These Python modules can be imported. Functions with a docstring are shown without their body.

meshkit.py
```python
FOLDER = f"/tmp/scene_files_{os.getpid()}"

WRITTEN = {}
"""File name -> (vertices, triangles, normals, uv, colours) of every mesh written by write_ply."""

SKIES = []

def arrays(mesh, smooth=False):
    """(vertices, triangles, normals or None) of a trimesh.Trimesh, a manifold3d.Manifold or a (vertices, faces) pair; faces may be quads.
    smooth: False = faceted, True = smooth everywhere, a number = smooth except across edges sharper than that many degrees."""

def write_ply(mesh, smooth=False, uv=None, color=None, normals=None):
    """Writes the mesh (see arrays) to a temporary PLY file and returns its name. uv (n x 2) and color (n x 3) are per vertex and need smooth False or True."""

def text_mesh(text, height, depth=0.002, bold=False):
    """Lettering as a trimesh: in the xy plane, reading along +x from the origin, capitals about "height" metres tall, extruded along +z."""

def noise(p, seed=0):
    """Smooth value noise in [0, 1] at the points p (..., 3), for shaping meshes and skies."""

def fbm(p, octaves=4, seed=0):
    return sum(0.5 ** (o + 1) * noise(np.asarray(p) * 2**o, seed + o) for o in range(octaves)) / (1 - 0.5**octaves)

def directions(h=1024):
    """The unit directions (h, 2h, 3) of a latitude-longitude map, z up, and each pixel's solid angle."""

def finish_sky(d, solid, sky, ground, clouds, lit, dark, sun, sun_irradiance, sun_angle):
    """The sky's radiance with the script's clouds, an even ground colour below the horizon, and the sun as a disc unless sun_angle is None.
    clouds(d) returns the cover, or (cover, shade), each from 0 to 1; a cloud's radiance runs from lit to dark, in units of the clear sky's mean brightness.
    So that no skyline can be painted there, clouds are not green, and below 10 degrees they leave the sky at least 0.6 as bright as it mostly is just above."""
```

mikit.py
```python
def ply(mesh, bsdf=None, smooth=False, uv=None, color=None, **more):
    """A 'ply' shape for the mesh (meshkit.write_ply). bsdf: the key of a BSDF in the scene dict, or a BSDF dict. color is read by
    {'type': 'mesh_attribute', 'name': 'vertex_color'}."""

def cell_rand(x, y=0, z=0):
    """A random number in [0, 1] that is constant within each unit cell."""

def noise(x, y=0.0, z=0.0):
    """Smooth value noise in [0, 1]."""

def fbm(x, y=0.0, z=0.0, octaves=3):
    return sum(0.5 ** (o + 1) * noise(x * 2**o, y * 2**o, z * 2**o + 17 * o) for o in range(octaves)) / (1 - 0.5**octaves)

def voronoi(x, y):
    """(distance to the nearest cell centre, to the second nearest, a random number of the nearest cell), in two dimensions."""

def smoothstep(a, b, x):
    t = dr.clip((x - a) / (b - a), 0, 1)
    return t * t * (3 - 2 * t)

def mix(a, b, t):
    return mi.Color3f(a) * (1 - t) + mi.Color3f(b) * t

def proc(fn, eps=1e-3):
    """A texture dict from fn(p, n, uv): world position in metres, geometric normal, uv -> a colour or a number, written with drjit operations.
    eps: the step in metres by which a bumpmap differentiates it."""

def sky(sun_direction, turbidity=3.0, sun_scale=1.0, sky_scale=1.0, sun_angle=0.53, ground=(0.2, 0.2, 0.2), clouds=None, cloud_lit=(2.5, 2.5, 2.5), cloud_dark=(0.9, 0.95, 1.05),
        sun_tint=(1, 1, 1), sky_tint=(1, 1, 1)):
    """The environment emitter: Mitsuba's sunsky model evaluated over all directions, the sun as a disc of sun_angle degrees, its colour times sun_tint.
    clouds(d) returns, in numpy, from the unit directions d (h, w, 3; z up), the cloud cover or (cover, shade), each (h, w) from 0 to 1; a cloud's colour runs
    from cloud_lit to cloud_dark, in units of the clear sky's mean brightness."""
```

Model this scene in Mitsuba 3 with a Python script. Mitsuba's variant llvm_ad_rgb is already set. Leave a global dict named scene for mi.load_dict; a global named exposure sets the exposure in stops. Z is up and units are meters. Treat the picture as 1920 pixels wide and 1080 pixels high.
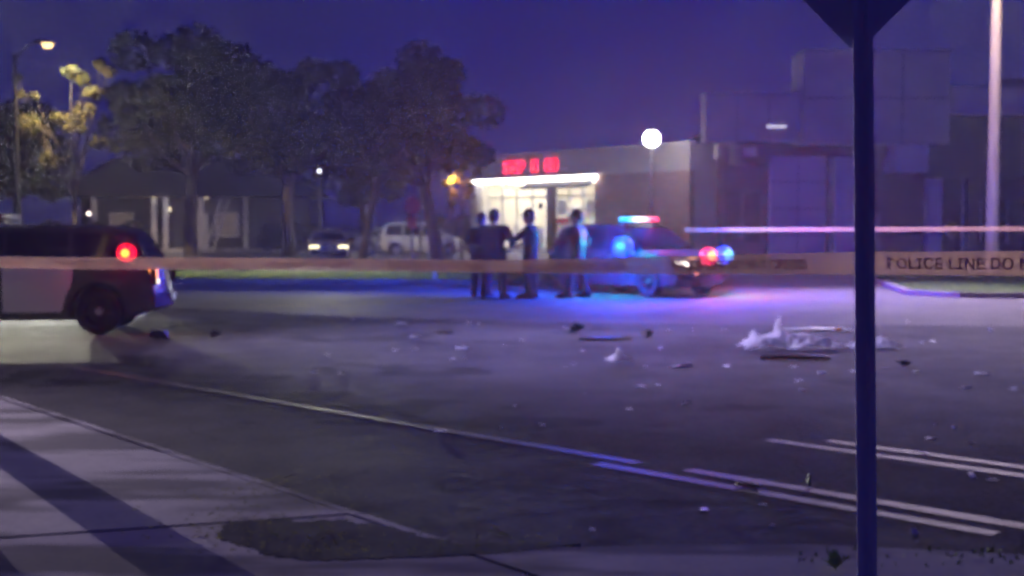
import math
import numpy as np
import trimesh
import manifold3d as m3
import mitsuba as mi
import drjit as dr
import mikit
import meshkit
from mikit import proc, fbm, noise, voronoi, smoothstep, mix, cell_rand

T = mi.ScalarTransform4f
RNG = np.random.default_rng(7)
scene, labels = {}, {}

# ------------------------------------------------------------------ camera, sky, exposure
CAM_H, FOCAL = 1.70, 2400.0                     # metres; pixels at 1920 wide
PITCH = math.atan(120.0 / FOCAL)
exposure = 0.0
scene['added_haze_air'] = {'type': 'homogeneous', 'albedo': {'type': 'rgb', 'value': [0.95, 0.95, 0.95]}, 'sigma_t': 0.0024, 'phase': {'type': 'hg', 'g': 0.8}}  # thin haze added to stand in for lens veil and lamp halos
scene['camera'] = {
    'type': 'thinlens', 'fov': 2 * math.degrees(math.atan(960 / FOCAL)), 'fov_axis': 'x',
    'aperture_radius': 0.0025, 'focus_distance': 1.4, 'near_clip': 0.05, 'far_clip': 900.0,
    'to_world': T().look_at(origin=[0, 0, CAM_H], target=[0, math.cos(PITCH), CAM_H - math.sin(PITCH)], up=[0, 0, 1]),
    'medium': {'type': 'ref', 'id': 'added_haze_air'},
}
scene['sky'] = mikit.sky([0.3, 0.6, 0.35], turbidity=3, sun_scale=0.0, sky_scale=0.4, sky_tint=(1.0, 0.75, 1.0), ground=(0.05, 0.05, 0.07),
                         clouds=lambda d: (1.0, meshkit.fbm(d * 3.0, 4, 2)), cloud_lit=(0.42, 0.36, 4.5), cloud_dark=(0.22, 0.18, 3.0))
scene['sky']['sampling_weight'] = 6.0

# ------------------------------------------------------------------ helpers
def rgb(*c): return {'type': 'rgb', 'value': [float(x) for x in c]}

def mat(name, color, rough=0.6, metallic=0.0, spec=0.4, two=True, **kw):
    b = {'type': 'principled', 'base_color': rgb(*color) if isinstance(color, (tuple, list)) else color,
         'roughness': rough, 'metallic': metallic, 'specular': spec, **kw}
    scene['m_' + name] = {'type': 'twosided', 'b': b} if two else b
    return 'm_' + name

def free(key):
    """key, or key_001, key_002 ... if taken (as an entry, as a label or as a parent)."""
    def taken(k): return k in scene or k in labels or any(x.startswith(k + '__') for x in scene)
    if not taken(key): return key
    i = 1
    while taken(f'{key}_{i:03d}'): i += 1
    return f'{key}_{i:03d}'

def thing(name, label, cat, group=None):
    k = free(name)
    labels[k] = {'label': label, 'category': cat}
    if group: labels[k]['group'] = group
    return k

def put(key, mesh, m, smooth=False, M=None, emit=None, weight=1.0):
    d = mikit.ply(mesh, m, smooth=smooth)
    if M is not None: d['to_world'] = T(np.asarray(M, float))
    if emit is not None:
        d['emitter'] = {'type': 'area', 'radiance': rgb(*emit), 'sampling_weight': float(weight)}
    scene[key] = d
    return key

def part(parent, name, mesh, m, smooth=False, M=None, emit=None, weight=1.0, label=None):
    k = free(parent + '__' + name)
    put(k, mesh, m, smooth, M, emit, weight)
    if label: labels[k] = {'label': label}
    return k

def struct(name, mesh, m, smooth=False, kind='structure', **kw):
    put(name, mesh, m, smooth, **kw); labels[name] = {'kind': kind}
    return name

def XF(x, y, z=0.0, rot=0.0, s=1.0):
    c, q = math.cos(rot) * s, math.sin(rot) * s
    return np.array([[c, -q, 0, x], [q, c, 0, y], [0, 0, s, z], [0, 0, 0, 1.0]])

def box(x0, x1, y0, y1, z0, z1, ch=0.0):
    if ch <= 0:
        b = trimesh.creation.box((x1 - x0, y1 - y0, z1 - z0)); b.apply_translation(((x0 + x1) / 2, (y0 + y1) / 2, (z0 + z1) / 2)); return b
    P = []
    for a, b_, c in ((0, ch, ch), (ch, 0, ch), (ch, ch, 0)):
        for X in (x0 + a, x1 - a):
            for Y in (y0 + b_, y1 - b_):
                for Z in (z0 + c, z1 - c): P.append((X, Y, Z))
    return trimesh.convex.convex_hull(np.array(P))

def cat(*ms):
    return trimesh.util.concatenate([m for m in ms])

def tube(pts, radii, n=8, caps=True):
    pts = np.asarray(pts, float); k = len(pts)
    radii = np.broadcast_to(np.asarray(radii, float), (k,))
    tan = np.gradient(pts, axis=0) if k > 2 else np.repeat(pts[1:] - pts[:1], 2, 0)
    tan /= np.linalg.norm(tan, axis=1, keepdims=True) + 1e-12
    a0 = np.array([1.0, 0, 0]) if abs(tan[0][0]) < 0.8 else np.array([0, 1.0, 0])
    V = []
    for i in range(k):
        b = np.cross(tan[i], a0); b /= np.linalg.norm(b) + 1e-12
        a = np.cross(b, tan[i]); a0 = a
        th = np.arange(n) * 2 * np.pi / n
        V.append(pts[i] + radii[i] * (np.cos(th)[:, None] * a + np.sin(th)[:, None] * b))
    V = np.vstack(V); F = []
    for i in range(k - 1):
        for j in range(n):
            p, q = i * n + j, i * n + (j + 1) % n
            F += [[p, q, q + n], [p, q + n, p + n]]
    if caps:
        V = np.vstack([V, pts[:1], pts[-1:]]); c0, c1 = k * n, k * n + 1
        for j in range(n):
            F.append([c0, (j + 1) % n, j]); F.append([c1, (k - 1) * n + j, (k - 1) * n + (j + 1) % n])
    t = trimesh.Trimesh(V, np.array(F), process=False)
    return t

def cyl(p0, p1, r, n=16): return tube([p0, p1], [r, r], n)

def sph(c, r, sub=2):
    s = trimesh.creation.icosphere(subdivisions=sub, radius=r); s.apply_translation(c); return s

def hull(pts): return trimesh.convex.convex_hull(np.asarray(pts, float))

def tm(man):
    m = man.to_mesh(); return trimesh.Trimesh(np.array(m.vert_properties[:, :3]), np.array(m.tri_verts), process=False)

def extr_xz(poly, y0, y1):
    """polygon in (x, z) extruded along y from y0 to y1, as a Manifold"""
    cs = m3.CrossSection([np.asarray(poly, float)], m3.FillRule.NonZero)
    return cs.extrude(abs(y1 - y0)).rotate((90, 0, 0)).translate((0, max(y0, y1), 0))

def ground_sheet(poly, z, cell=None):
    from shapely.geometry import Polygon
    v, f = trimesh.creation.triangulate_polygon(Polygon(poly), engine='earcut')
    V = np.column_stack([v, np.full(len(v), z)])
    t = trimesh.Trimesh(V, f, process=False)
    if t.face_normals[0][2] < 0: t.invert()
    return t

def slab(poly, z0, z1):
    from shapely.geometry import Polygon
    t = trimesh.creation.extrude_polygon(Polygon(poly), z1 - z0, engine='earcut'); t.apply_translation((0, 0, z0)); return t

# ------------------------------------------------------------------ materials
def f_asphalt(p, n, uv):
    big = fbm(p.x * 0.35, p.y * 0.35, 0.0, 4)
    fine = noise(p.x * 45, p.y * 45)
    wear = fbm(p.x * 2.1 + 9, p.y * 2.1, 3.0, 4)
    spots = smoothstep(0.66, 0.74, fbm(p.x * 1.1 + 40, p.y * 1.1, 1.0, 3))
    v = 0.042 + 0.065 * big + 0.03 * (fine - 0.5) + 0.045 * (wear - 0.5)
    v = v * (1 - 0.45 * spots)
    d1, d2, _ = voronoi(p.x * 0.32 + 0.5 * noise(p.x, p.y), p.y * 0.32 + 0.5 * noise(p.x + 7, p.y))
    v = v * (1 - 0.25 * (1 - smoothstep(0.0, 0.010, d2 - d1)))
    return mi.Color3f(v * 1.05, v * 0.98, v * 1.0)
def f_asphalt_rough(p, n, uv): return 0.80 + 0.15 * fbm(p.x * 1.3, p.y * 1.3, 5.0, 3)
def f_asphalt_h(p, n, uv): return 0.006 * noise(p.x * 60, p.y * 60) + 0.012 * fbm(p.x * 6, p.y * 6, 0.0, 3)
scene['m_asphalt'] = {'type': 'bumpmap', 'arbitrary': proc(f_asphalt_h, 0.006), 'scale': 1.0,
                      'b': {'type': 'principled', 'base_color': proc(f_asphalt), 'roughness': proc(f_asphalt_rough), 'specular': 0.06}}
def f_lot(p, n, uv):
    v = 0.13 + 0.06 * (fbm(p.x * 0.5, p.y * 0.5, 2.0, 3) - 0.5) + 0.02 * (noise(p.x * 30, p.y * 30) - 0.5)
    return mi.Color3f(v, v * 0.97, v * 0.95)
mat('lot', proc(f_lot), 0.55, two=False)
def f_concrete(p, n, uv):
    a = fbm(p.x * 1.4, p.y * 1.4, p.z, 4); b = noise(p.x * 40, p.y * 40, p.z * 40)
    st = smoothstep(0.42, 0.72, fbm(p.x * 0.9 + 3, p.y * 3.2, 4.0, 4))  # stains plus dark streaks like branch shadows painted into the slab colour
    v = (0.42 + 0.18 * (a - 0.5) + 0.06 * (b - 0.5)) * (1 - 0.6 * st)
    return mi.Color3f(v, v * 0.95, v * 0.9)
mat('concrete', proc(f_concrete), 0.9, spec=0.06)
def f_kerb(p, n, uv):
    v = 0.20 + 0.14 * (fbm(p.x * 2, p.y * 2, p.z * 6, 3) - 0.5)
    return mi.Color3f(v, v * 0.97, v * 0.93)
mat('kerb', proc(f_kerb), 0.75)
def f_oldpaint(p, n, uv):
    w = smoothstep(0.42, 0.66, fbm(p.x * 4, p.y * 4, 1.0, 4))
    return mix((0.065, 0.062, 0.061), (0.115, 0.105, 0.10), w)
mat('old_paint', proc(f_oldpaint), 0.6, two=False)
def f_paint(p, n, uv):
    w = smoothstep(0.22, 0.50, fbm(p.x * 5, p.y * 5, 1.0, 4))
    return mix((0.09, 0.082, 0.075), (0.20, 0.155, 0.12), w)
mat('road_paint', proc(f_paint), 0.6, two=False)
def f_soil(p, n, uv):
    v = 0.04 + 0.05 * fbm(p.x * 8, p.y * 8, 0.0, 4)
    return mi.Color3f(v * 1.03, v, v * 0.97)
mat('soil', proc(f_soil), 0.95, spec=0.1)
def f_grass(p, n, uv):
    a = fbm(p.x * 1.5, p.y * 1.5, 0.0, 3)
    return mix((0.035, 0.07, 0.018), (0.10, 0.14, 0.04), a)
scene['m_grass_blade'] = {'type': 'principledthin', 'base_color': rgb(0.13, 0.20, 0.05), 'roughness': 0.7, 'diff_trans': 1.1}
mat('grass', proc(f_grass), 0.8, spec=0.2)
def f_bark(p, n, uv):
    v = 0.05 + 0.07 * fbm(p.x * 9, p.y * 9, p.z * 2.5, 4)
    return mi.Color3f(v * 1.1, v * 0.95, v * 0.8)
mat('bark', proc(f_bark), 0.9, spec=0.2)
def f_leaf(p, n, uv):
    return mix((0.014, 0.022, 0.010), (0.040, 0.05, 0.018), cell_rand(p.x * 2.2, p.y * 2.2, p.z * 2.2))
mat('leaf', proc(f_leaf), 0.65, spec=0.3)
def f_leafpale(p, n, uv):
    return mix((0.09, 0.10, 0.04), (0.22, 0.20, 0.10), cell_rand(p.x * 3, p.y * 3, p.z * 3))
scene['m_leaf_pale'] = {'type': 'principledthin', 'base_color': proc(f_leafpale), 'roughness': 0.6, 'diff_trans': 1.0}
mat('leaf_weed', (0.16, 0.24, 0.05), 0.6)
mat('paint_black', (0.022, 0.022, 0.025), 0.28, spec=0.5, clearcoat=0.8, clearcoat_gloss=0.9)
mat('paint_charcoal', (0.09, 0.09, 0.11), 0.35, spec=0.5, clearcoat=0.5)
mat('paint_white', (0.72, 0.72, 0.72), 0.35, spec=0.5, clearcoat=0.6)
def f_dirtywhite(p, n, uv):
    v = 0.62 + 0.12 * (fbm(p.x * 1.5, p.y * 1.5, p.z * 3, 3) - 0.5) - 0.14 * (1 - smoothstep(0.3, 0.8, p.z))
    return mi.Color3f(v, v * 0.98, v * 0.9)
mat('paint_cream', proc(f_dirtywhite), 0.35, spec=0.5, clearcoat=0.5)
mat('paint_grey', (0.22, 0.22, 0.24), 0.3, metallic=0.3, clearcoat=0.6)
mat('paint_dark', (0.04, 0.035, 0.045), 0.3, clearcoat=0.6)
mat('glass_dark', (0.008, 0.008, 0.011), 0.06, spec=0.6)
mat('rubber', (0.018, 0.018, 0.019), 0.85, spec=0.2)
mat('trim', (0.02, 0.02, 0.022), 0.6)
mat('steel', (0.42, 0.42, 0.43), 0.42, metallic=0.9)
def f_galv(p, n, uv):
    v = 0.42 + 0.2 * (fbm(p.x * 14, p.y * 14, p.z * 6, 3) - 0.5)
    return mi.Color3f(v, v, v * 1.02)
mat('post_grey', (0.72, 0.72, 0.74), 0.4, spec=0.5)
mat('galvanised', proc(f_galv), 0.5, metallic=0.75)
def f_polepaint(p, n, uv):
    v = 0.62 + 0.14 * (fbm(p.x * 6, p.y * 6, p.z * 1.5, 3) - 0.5)
    return mi.Color3f(v, v * 0.96, v * 0.9)
mat('pole_paint', proc(f_polepaint), 0.5)
mat('chrome', (0.75, 0.75, 0.76), 0.2, metallic=1.0)
mat('lens_clear', (0.12, 0.12, 0.12), 0.2)
mat('lens_red', (0.05, 0.003, 0.004), 0.3)
mat('lens_blue', (0.003, 0.008, 0.06), 0.3)
mat('lens_amber', (0.5, 0.18, 0.01), 0.2)
mat('lamp_body', (0.12, 0.12, 0.13), 0.5)
mat('skin', (0.42, 0.27, 0.20), 0.55)
mat('hair', (0.03, 0.022, 0.018), 0.6)
mat('uniform', (0.012, 0.014, 0.026), 0.85, spec=0.2)
mat('uniform_b', (0.014, 0.015, 0.022), 0.85, spec=0.2)
mat('leather', (0.012, 0.012, 0.012), 0.4)
mat('badge', (0.7, 0.6, 0.3), 0.3, metallic=1.0)
scene['m_tape'] = {'type': 'blendbsdf', 'weight': 0.4, 'film': {'type': 'principledthin', 'base_color': rgb(0.78, 0.46, 0.36), 'roughness': 0.45, 'diff_trans': 0.9}, 'gap': {'type': 'null'}}
mat('tape_print', (0.64, 0.34, 0.29), 0.6)
def f_stucco(p, n, uv):
    v = 0.36 + 0.12 * (fbm(p.x * 0.9, p.y * 0.9, p.z * 0.9, 4) - 0.5) + 0.03 * (noise(p.x * 25, p.y * 25, p.z * 25) - 0.5)
    return mi.Color3f(v, v * 0.95, v * 0.92)
mat('stucco', proc(f_stucco), 0.85)
def f_brickwall(p, n, uv):
    s = p.x * 0.585 - p.y * 0.811
    row = dr.floor(p.z / 0.1); fx = s / 0.3 + 0.5 * (row - 2 * dr.floor(row / 2))
    e = dr.minimum(fx - dr.floor(fx), 1 - (fx - dr.floor(fx))) * 3
    e = dr.minimum(e, dr.minimum(p.z / 0.1 - row, 1 - (p.z / 0.1 - row)))
    c = mix((0.20, 0.11, 0.085), (0.30, 0.17, 0.12), cell_rand(dr.floor(fx), row))
    return mix((0.32, 0.30, 0.28), c, smoothstep(0.06, 0.12, e))
mat('brickwall', proc(f_brickwall), 0.85)
def f_panel(p, n, uv):
    v = 0.52 + 0.14 * (fbm(p.x * 0.7, p.y * 0.7, p.z * 0.5, 4) - 0.5)
    return mi.Color3f(v, v * 0.96, v * 0.95)
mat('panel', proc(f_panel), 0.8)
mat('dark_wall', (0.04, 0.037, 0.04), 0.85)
mat('white_wall', (0.75, 0.72, 0.62), 0.7)
mat('tile_floor', (0.5, 0.48, 0.44), 0.35)
mat('shelf', (0.65, 0.66, 0.66), 0.5)
mat('alu', (0.55, 0.55, 0.56), 0.35, metallic=0.8)
mat('poster_red', (0.65, 0.05, 0.05), 0.6)
mat('poster_orange', (0.8, 0.25, 0.04), 0.6)
mat('poster_white', (0.75, 0.75, 0.72), 0.6)
def f_products(p, n, uv):
    r = cell_rand(p.x * 5.5, p.y * 5.5, p.z * 5.5); g = cell_rand(p.x * 5.5 + 31, p.y * 5.5, p.z * 5.5); b = cell_rand(p.x * 5.5, p.y * 5.5 + 77, p.z * 5.5)
    return mi.Color3f(0.15 + 0.6 * r, 0.15 + 0.6 * g, 0.15 + 0.55 * b)
mat('products', proc(f_products), 0.5)
scene['m_pane'] = {'type': 'thindielectric'}
mat('sign_back', (0.72, 0.72, 0.74), 0.5)
mat('sign_red', (0.45, 0.05, 0.07), 0.5)
mat('wood', (0.16, 0.11, 0.075), 0.85)
def f_cloth(p, n, uv):
    v = 0.72 + 0.12 * (fbm(p.x * 7, p.y * 7, p.z * 7, 3) - 0.5)
    return mi.Color3f(v, v * 0.97, v * 0.96)
mat('plastic_white', (0.66, 0.65, 0.64), 0.5)
scene['m_sheet'] = {'type': 'principledthin', 'base_color': rgb(.86, .84, .83), 'roughness': 0.7, 'diff_trans': 1.0}
mat('chip', (.82, .81, .79), 0.5)
mat('plastic_dark', (0.02, 0.02, 0.022), 0.6)
mat('roof_dark', (0.03, 0.028, 0.03), 0.9)

WARM, WHITE, COOLW = (1.0, 0.80, 0.52), (1.0, 0.93, 0.78), (0.92, 0.93, 1.0)
RED, BLUE, AMBER = (1.0, 0.0001, 0.015), (0.00004, 0.07, 1.0), (1.0, 0.42, 0.05)
def lum(c, k): return tuple(x * k for x in c)

# ------------------------------------------------------------------ ground
scene_far = 420.0
struct('ground', ground_sheet([(-400, -60), (400, -60), (400, scene_far), (-400, scene_far)], -0.004), 'm_soil')
struct('road', ground_sheet([(-120, -20), (120, -20), (120, 44), (-120, 44)], 0.0), 'm_asphalt')
struct('parking_lot', ground_sheet([(-70, 44), (70, 44), (70, 130), (-70, 130)], 0.0), 'm_lot')

def f_apron(p, n, uv):
    v = 0.115 + 0.06 * (fbm(p.x * 0.5, p.y * 0.5, 2.0, 4) - 0.5) + 0.03 * (noise(p.x * 40, p.y * 40) - 0.5) + 0.03 * (fbm(p.x * 2.4, p.y * 2.4, 7.0, 4) - 0.5)
    return mi.Color3f(v * 1.05, v * 0.98, v * 0.97)
mat('apron', proc(f_apron), 0.85, spec=0.06, two=False)
struct('road_apron', ground_sheet([(-34, 44), (-30, 38.5), (-16, 31.2), (-7, 26.0), (-3, 23.4), (0, 22.1), (4, 21.5), (8.3, 21.2), (16, 20.7), (30, 20.0), (40, 44)], 0.004), 'm_apron')
U45 = np.array([0.707, -0.707]); N45 = np.array([0.707, 0.707])
def marking(name, t0, t1, n0, w, jag=0.0, m='m_road_paint'):
    k = max(2, int((t1 - t0) / 0.4))
    t = np.linspace(t0, t1, k)
    r = np.random.default_rng(int(abs(t0 * 10)) + 3)
    lo = np.array([U45 * a + N45 * (n0 - w / 2 + r.uniform(-jag, jag)) for a in t])
    hi = np.array([U45 * a + N45 * (n0 + w / 2 + r.uniform(-jag, jag)) for a in t])
    struct(name, ground_sheet(list(map(tuple, lo)) + list(map(tuple, hi[::-1])), 0.004), m)
marking('road_marking', -14.9, -5.75, 7.02, 0.12, 0.008, 'm_old_paint')
marking('road_marking_001', -5.35, 4.0, 7.07, 0.13, 0.008)
marking('road_marking_002', -5.95, -3.03, 6.79, 0.13, 0.008, 'm_old_paint')
marking('road_marking_003', -5.3, 4.0, 8.80, 0.12, 0.008)
marking('road_marking_004', -5.65, 4.0, 8.50, 0.12, 0.008)
struct('road_marking_005', ground_sheet([(-5.35, 26.4), (-3.4, 26.4), (-3.4, 26.65), (-5.35, 26.65)], 0.008), 'm_road_paint')

# pavement at the lower left: skewed concrete slabs with open joints over a dark bed
A1 = np.array([0.63, -0.777]); A2 = np.array([0.955, 0.297])     # along the kerb line / along the cross joints
O0 = np.array([-2.58, 9.38])                                   # a corner of the slab grid
def ij(a, b): return tuple(O0 + A1 * a + A2 * b)
def poly_clip(p, region):
    from shapely.geometry import Polygon
    g = Polygon(p).intersection(region)
    return [] if g.is_empty or g.area < 0.02 else ([g] if g.geom_type == 'Polygon' else [q for q in g.geoms if q.geom_type == 'Polygon' and q.area > .02])
from shapely.geometry import Polygon as _P0
vr = np.random.default_rng(12)
edge = [(-1.62, 8.12), (-1.58, 7.92), (-1.55, 7.7), (-1.56, 7.4), (-1.60, 7.1), (-1.60, 6.9), (-1.56, 6.78), (-1.49, 6.70), (-1.40, 6.62), (-1.30, 6.48), (-1.15, 6.40), (-1.02, 6.33), (-.8, 6.36), (-0.5, 6.40), (0.0, 6.47), (0.5, 6.55), (0.9, 6.66), (1.6, 6.66), (2.6, 6.45), (4.5, 6.2)]
region = _P0([(-16, 30), (-13, 27)] + [ij(-16, 0.08), ij(1.0, 0.08), ij(3.45, 0.08), (-0.2, 6.63), (0.4, 6.60), (0.9, 6.66), (1.6, 6.66), (2.6, 6.45), (4.5, 6.2)] + [(4.5, 3.5), (-16, 3.5)])
base = [(x, y) for x, y in region.exterior.coords[:-1]]
struct('pavement', slab(base, -0.05, 0.005), 'm_soil')
from shapely.ops import unary_union
na = 0
av = [-20, -15.6, -10.4, -7.8, -5.2, -2.6, 0.0, 2.6, 5.2, 8.2]
bv = [-8.4, -5.4, -2.55, 0.0, 3.2, 6.4]
for ia, (a0, a1) in enumerate(zip(av[:-1], av[1:])):
    for (b0, b1) in zip(bv[:-1], bv[1:]):
        g = 0.016
        for q in poly_clip([ij(a0 + g, b0 + g), ij(a0 + g, b1 - g), ij(a1 - g, b1 - g), ij(a1 - g, b0 + g)], region):
            s_ = slab(list(q.exterior.coords)[:-1], 0.0, 0.014 + 0.003 * ((ia * 7 + int(b0 * 3)) % 3))
            part('pavement', 'slab', s_, 'm_concrete')
def ragged(pts, amp, n=7):
    out = []
    for (a, b), (c, d) in zip(pts[:-1], pts[1:]):
        for t in np.linspace(0, 1, n, endpoint=False): out.append((a + (c - a) * t + vr.normal(0, amp), b + (d - b) * t + vr.normal(0, amp)))
    return out
vpoly = ragged(edge[3:15], .012, 5) + ragged([(0.35, 6.62), (-0.33, 6.70), (-0.72, 7.08), (-1.0, 7.22), (-1.22, 7.16), (-1.42, 7.30), edge[3]], .022)
struct('verge', slab(list(_P0(vpoly).buffer(0).exterior.coords)[:-1] if _P0(vpoly).buffer(0).geom_type == 'Polygon' else max(_P0(vpoly).buffer(0).geoms, key=lambda g: g.area).exterior.coords[:-1], -0.03, 0.019), 'm_soil')
lit = []
for i in range(420):
    e = edge[vr.integers(0, 15)]; x, y = e[0] + vr.normal(0.1, 0.25), e[1] + abs(vr.normal(0.05, 0.2))
    a = vr.uniform(0, 6.28); r = vr.uniform(0.01, 0.028)
    p = np.array([[r, 0, 0], [0, r * 0.5, 0.006], [-r, 0, 0.002], [0, -r * 0.5, 0.008]]) @ XF(0, 0, 0, a)[:3, :3].T + [x, y, 0.027 + vr.uniform(0, 0.02)]
    lit.append(trimesh.Trimesh(p, [[0, 1, 2], [0, 2, 3]], process=False))
struct('leaf_litter', cat(*lit), 'm_leaf_pale', kind='stuff')
labels['leaf_litter'].update(label='dry leaf litter scattered along the ragged verge edge', category='leaves')

# grass islands with kerbs
def island(name, poly, h=0.13, kerb=0.16, crown=0.0):
    from shapely.geometry import Polygon
    P = Polygon(poly).buffer(0.6).buffer(-0.6)
    inner = P.buffer(-kerb)
    ring = trimesh.creation.extrude_polygon(P.difference(inner), h + 0.05, engine='earcut'); ring.apply_translation((0, 0, -0.05))
    struct(name + '_kerb', ring, 'm_kerb')
    t = trimesh.creation.extrude_polygon(inner, h + 0.02, engine='earcut'); t.apply_translation((0, 0, -0.05))
    struct(name + '_lawn', t, 'm_grass')
    return inner, h - 0.03
def blades(inner, z, n, hgt, seed):
    r = np.random.default_rng(seed); from shapely.geometry import Point
    x0, y0, x1, y1 = inner.bounds; V, F = [], []
    import shapely
    xs, ys = r.uniform(x0, x1, n), r.uniform(y0, y1, n)
    ok = shapely.contains_xy(inner, xs, ys)
    for x, y in zip(xs[ok], ys[ok]):
        a = r.uniform(0, 6.28); w = 0.011; hh = hgt * r.uniform(0.4, 1.2); lx, ly = r.normal(0, hgt * 0.35, 2)
        k = len(V); V += [(x - w * math.cos(a), y - w * math.sin(a), z), (x + w * math.cos(a), y + w * math.sin(a), z), (x + lx, y + ly, z + hh)]
        F.append((k, k + 1, k + 2))
    return trimesh.Trimesh(np.array(V), np.array(F), process=False)
isl1, z1 = island('island', [(-12.5, 37.0), (-4.2, 36.3), (4.6, 35.6), (6.0, 37.0), (5.0, 43.4), (-12.0, 43.4)])
struct('grass', blades(isl1, z1, 26000, 0.09, 4), 'm_grass_blade', kind='stuff')
labels['grass'].update(label='short lawn grass on the long kerbed island', category='grass')
isl2, z2 = island('island_right', [(9.4, 30.6), (10.3, 29.4), (24, 28.0), (26, 43.2), (12.6, 43.2), (10.6, 38)])
struct('grass_001', blades(isl2, z2, 26000, 0.09, 5), 'm_grass_blade', kind='stuff')
labels['grass_001'].update(label='dark lawn grass on the kerbed island round the thick pole', category='grass')
gv = np.random.default_rng(3); from shapely.geometry import Polygon as _P
struct('grass_002', blades(_P([(1.35, 6.15), (2.6, 6.15), (2.75, 6.5), (1.5, 6.5)]), 0.035, 70, 0.03, 9), 'm_grass', kind='stuff')
labels['grass_002'].update(label='thin weedy grass blades at the near edge of the path', category='grass')

# ------------------------------------------------------------------ vehicles
def smooth_mesh(t, it=6):
    t = trimesh.Trimesh(t.vertices, t.faces, process=True)
    trimesh.smoothing.filter_taubin(t, lamb=0.5, nu=0.52, iterations=it)
    return t

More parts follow.
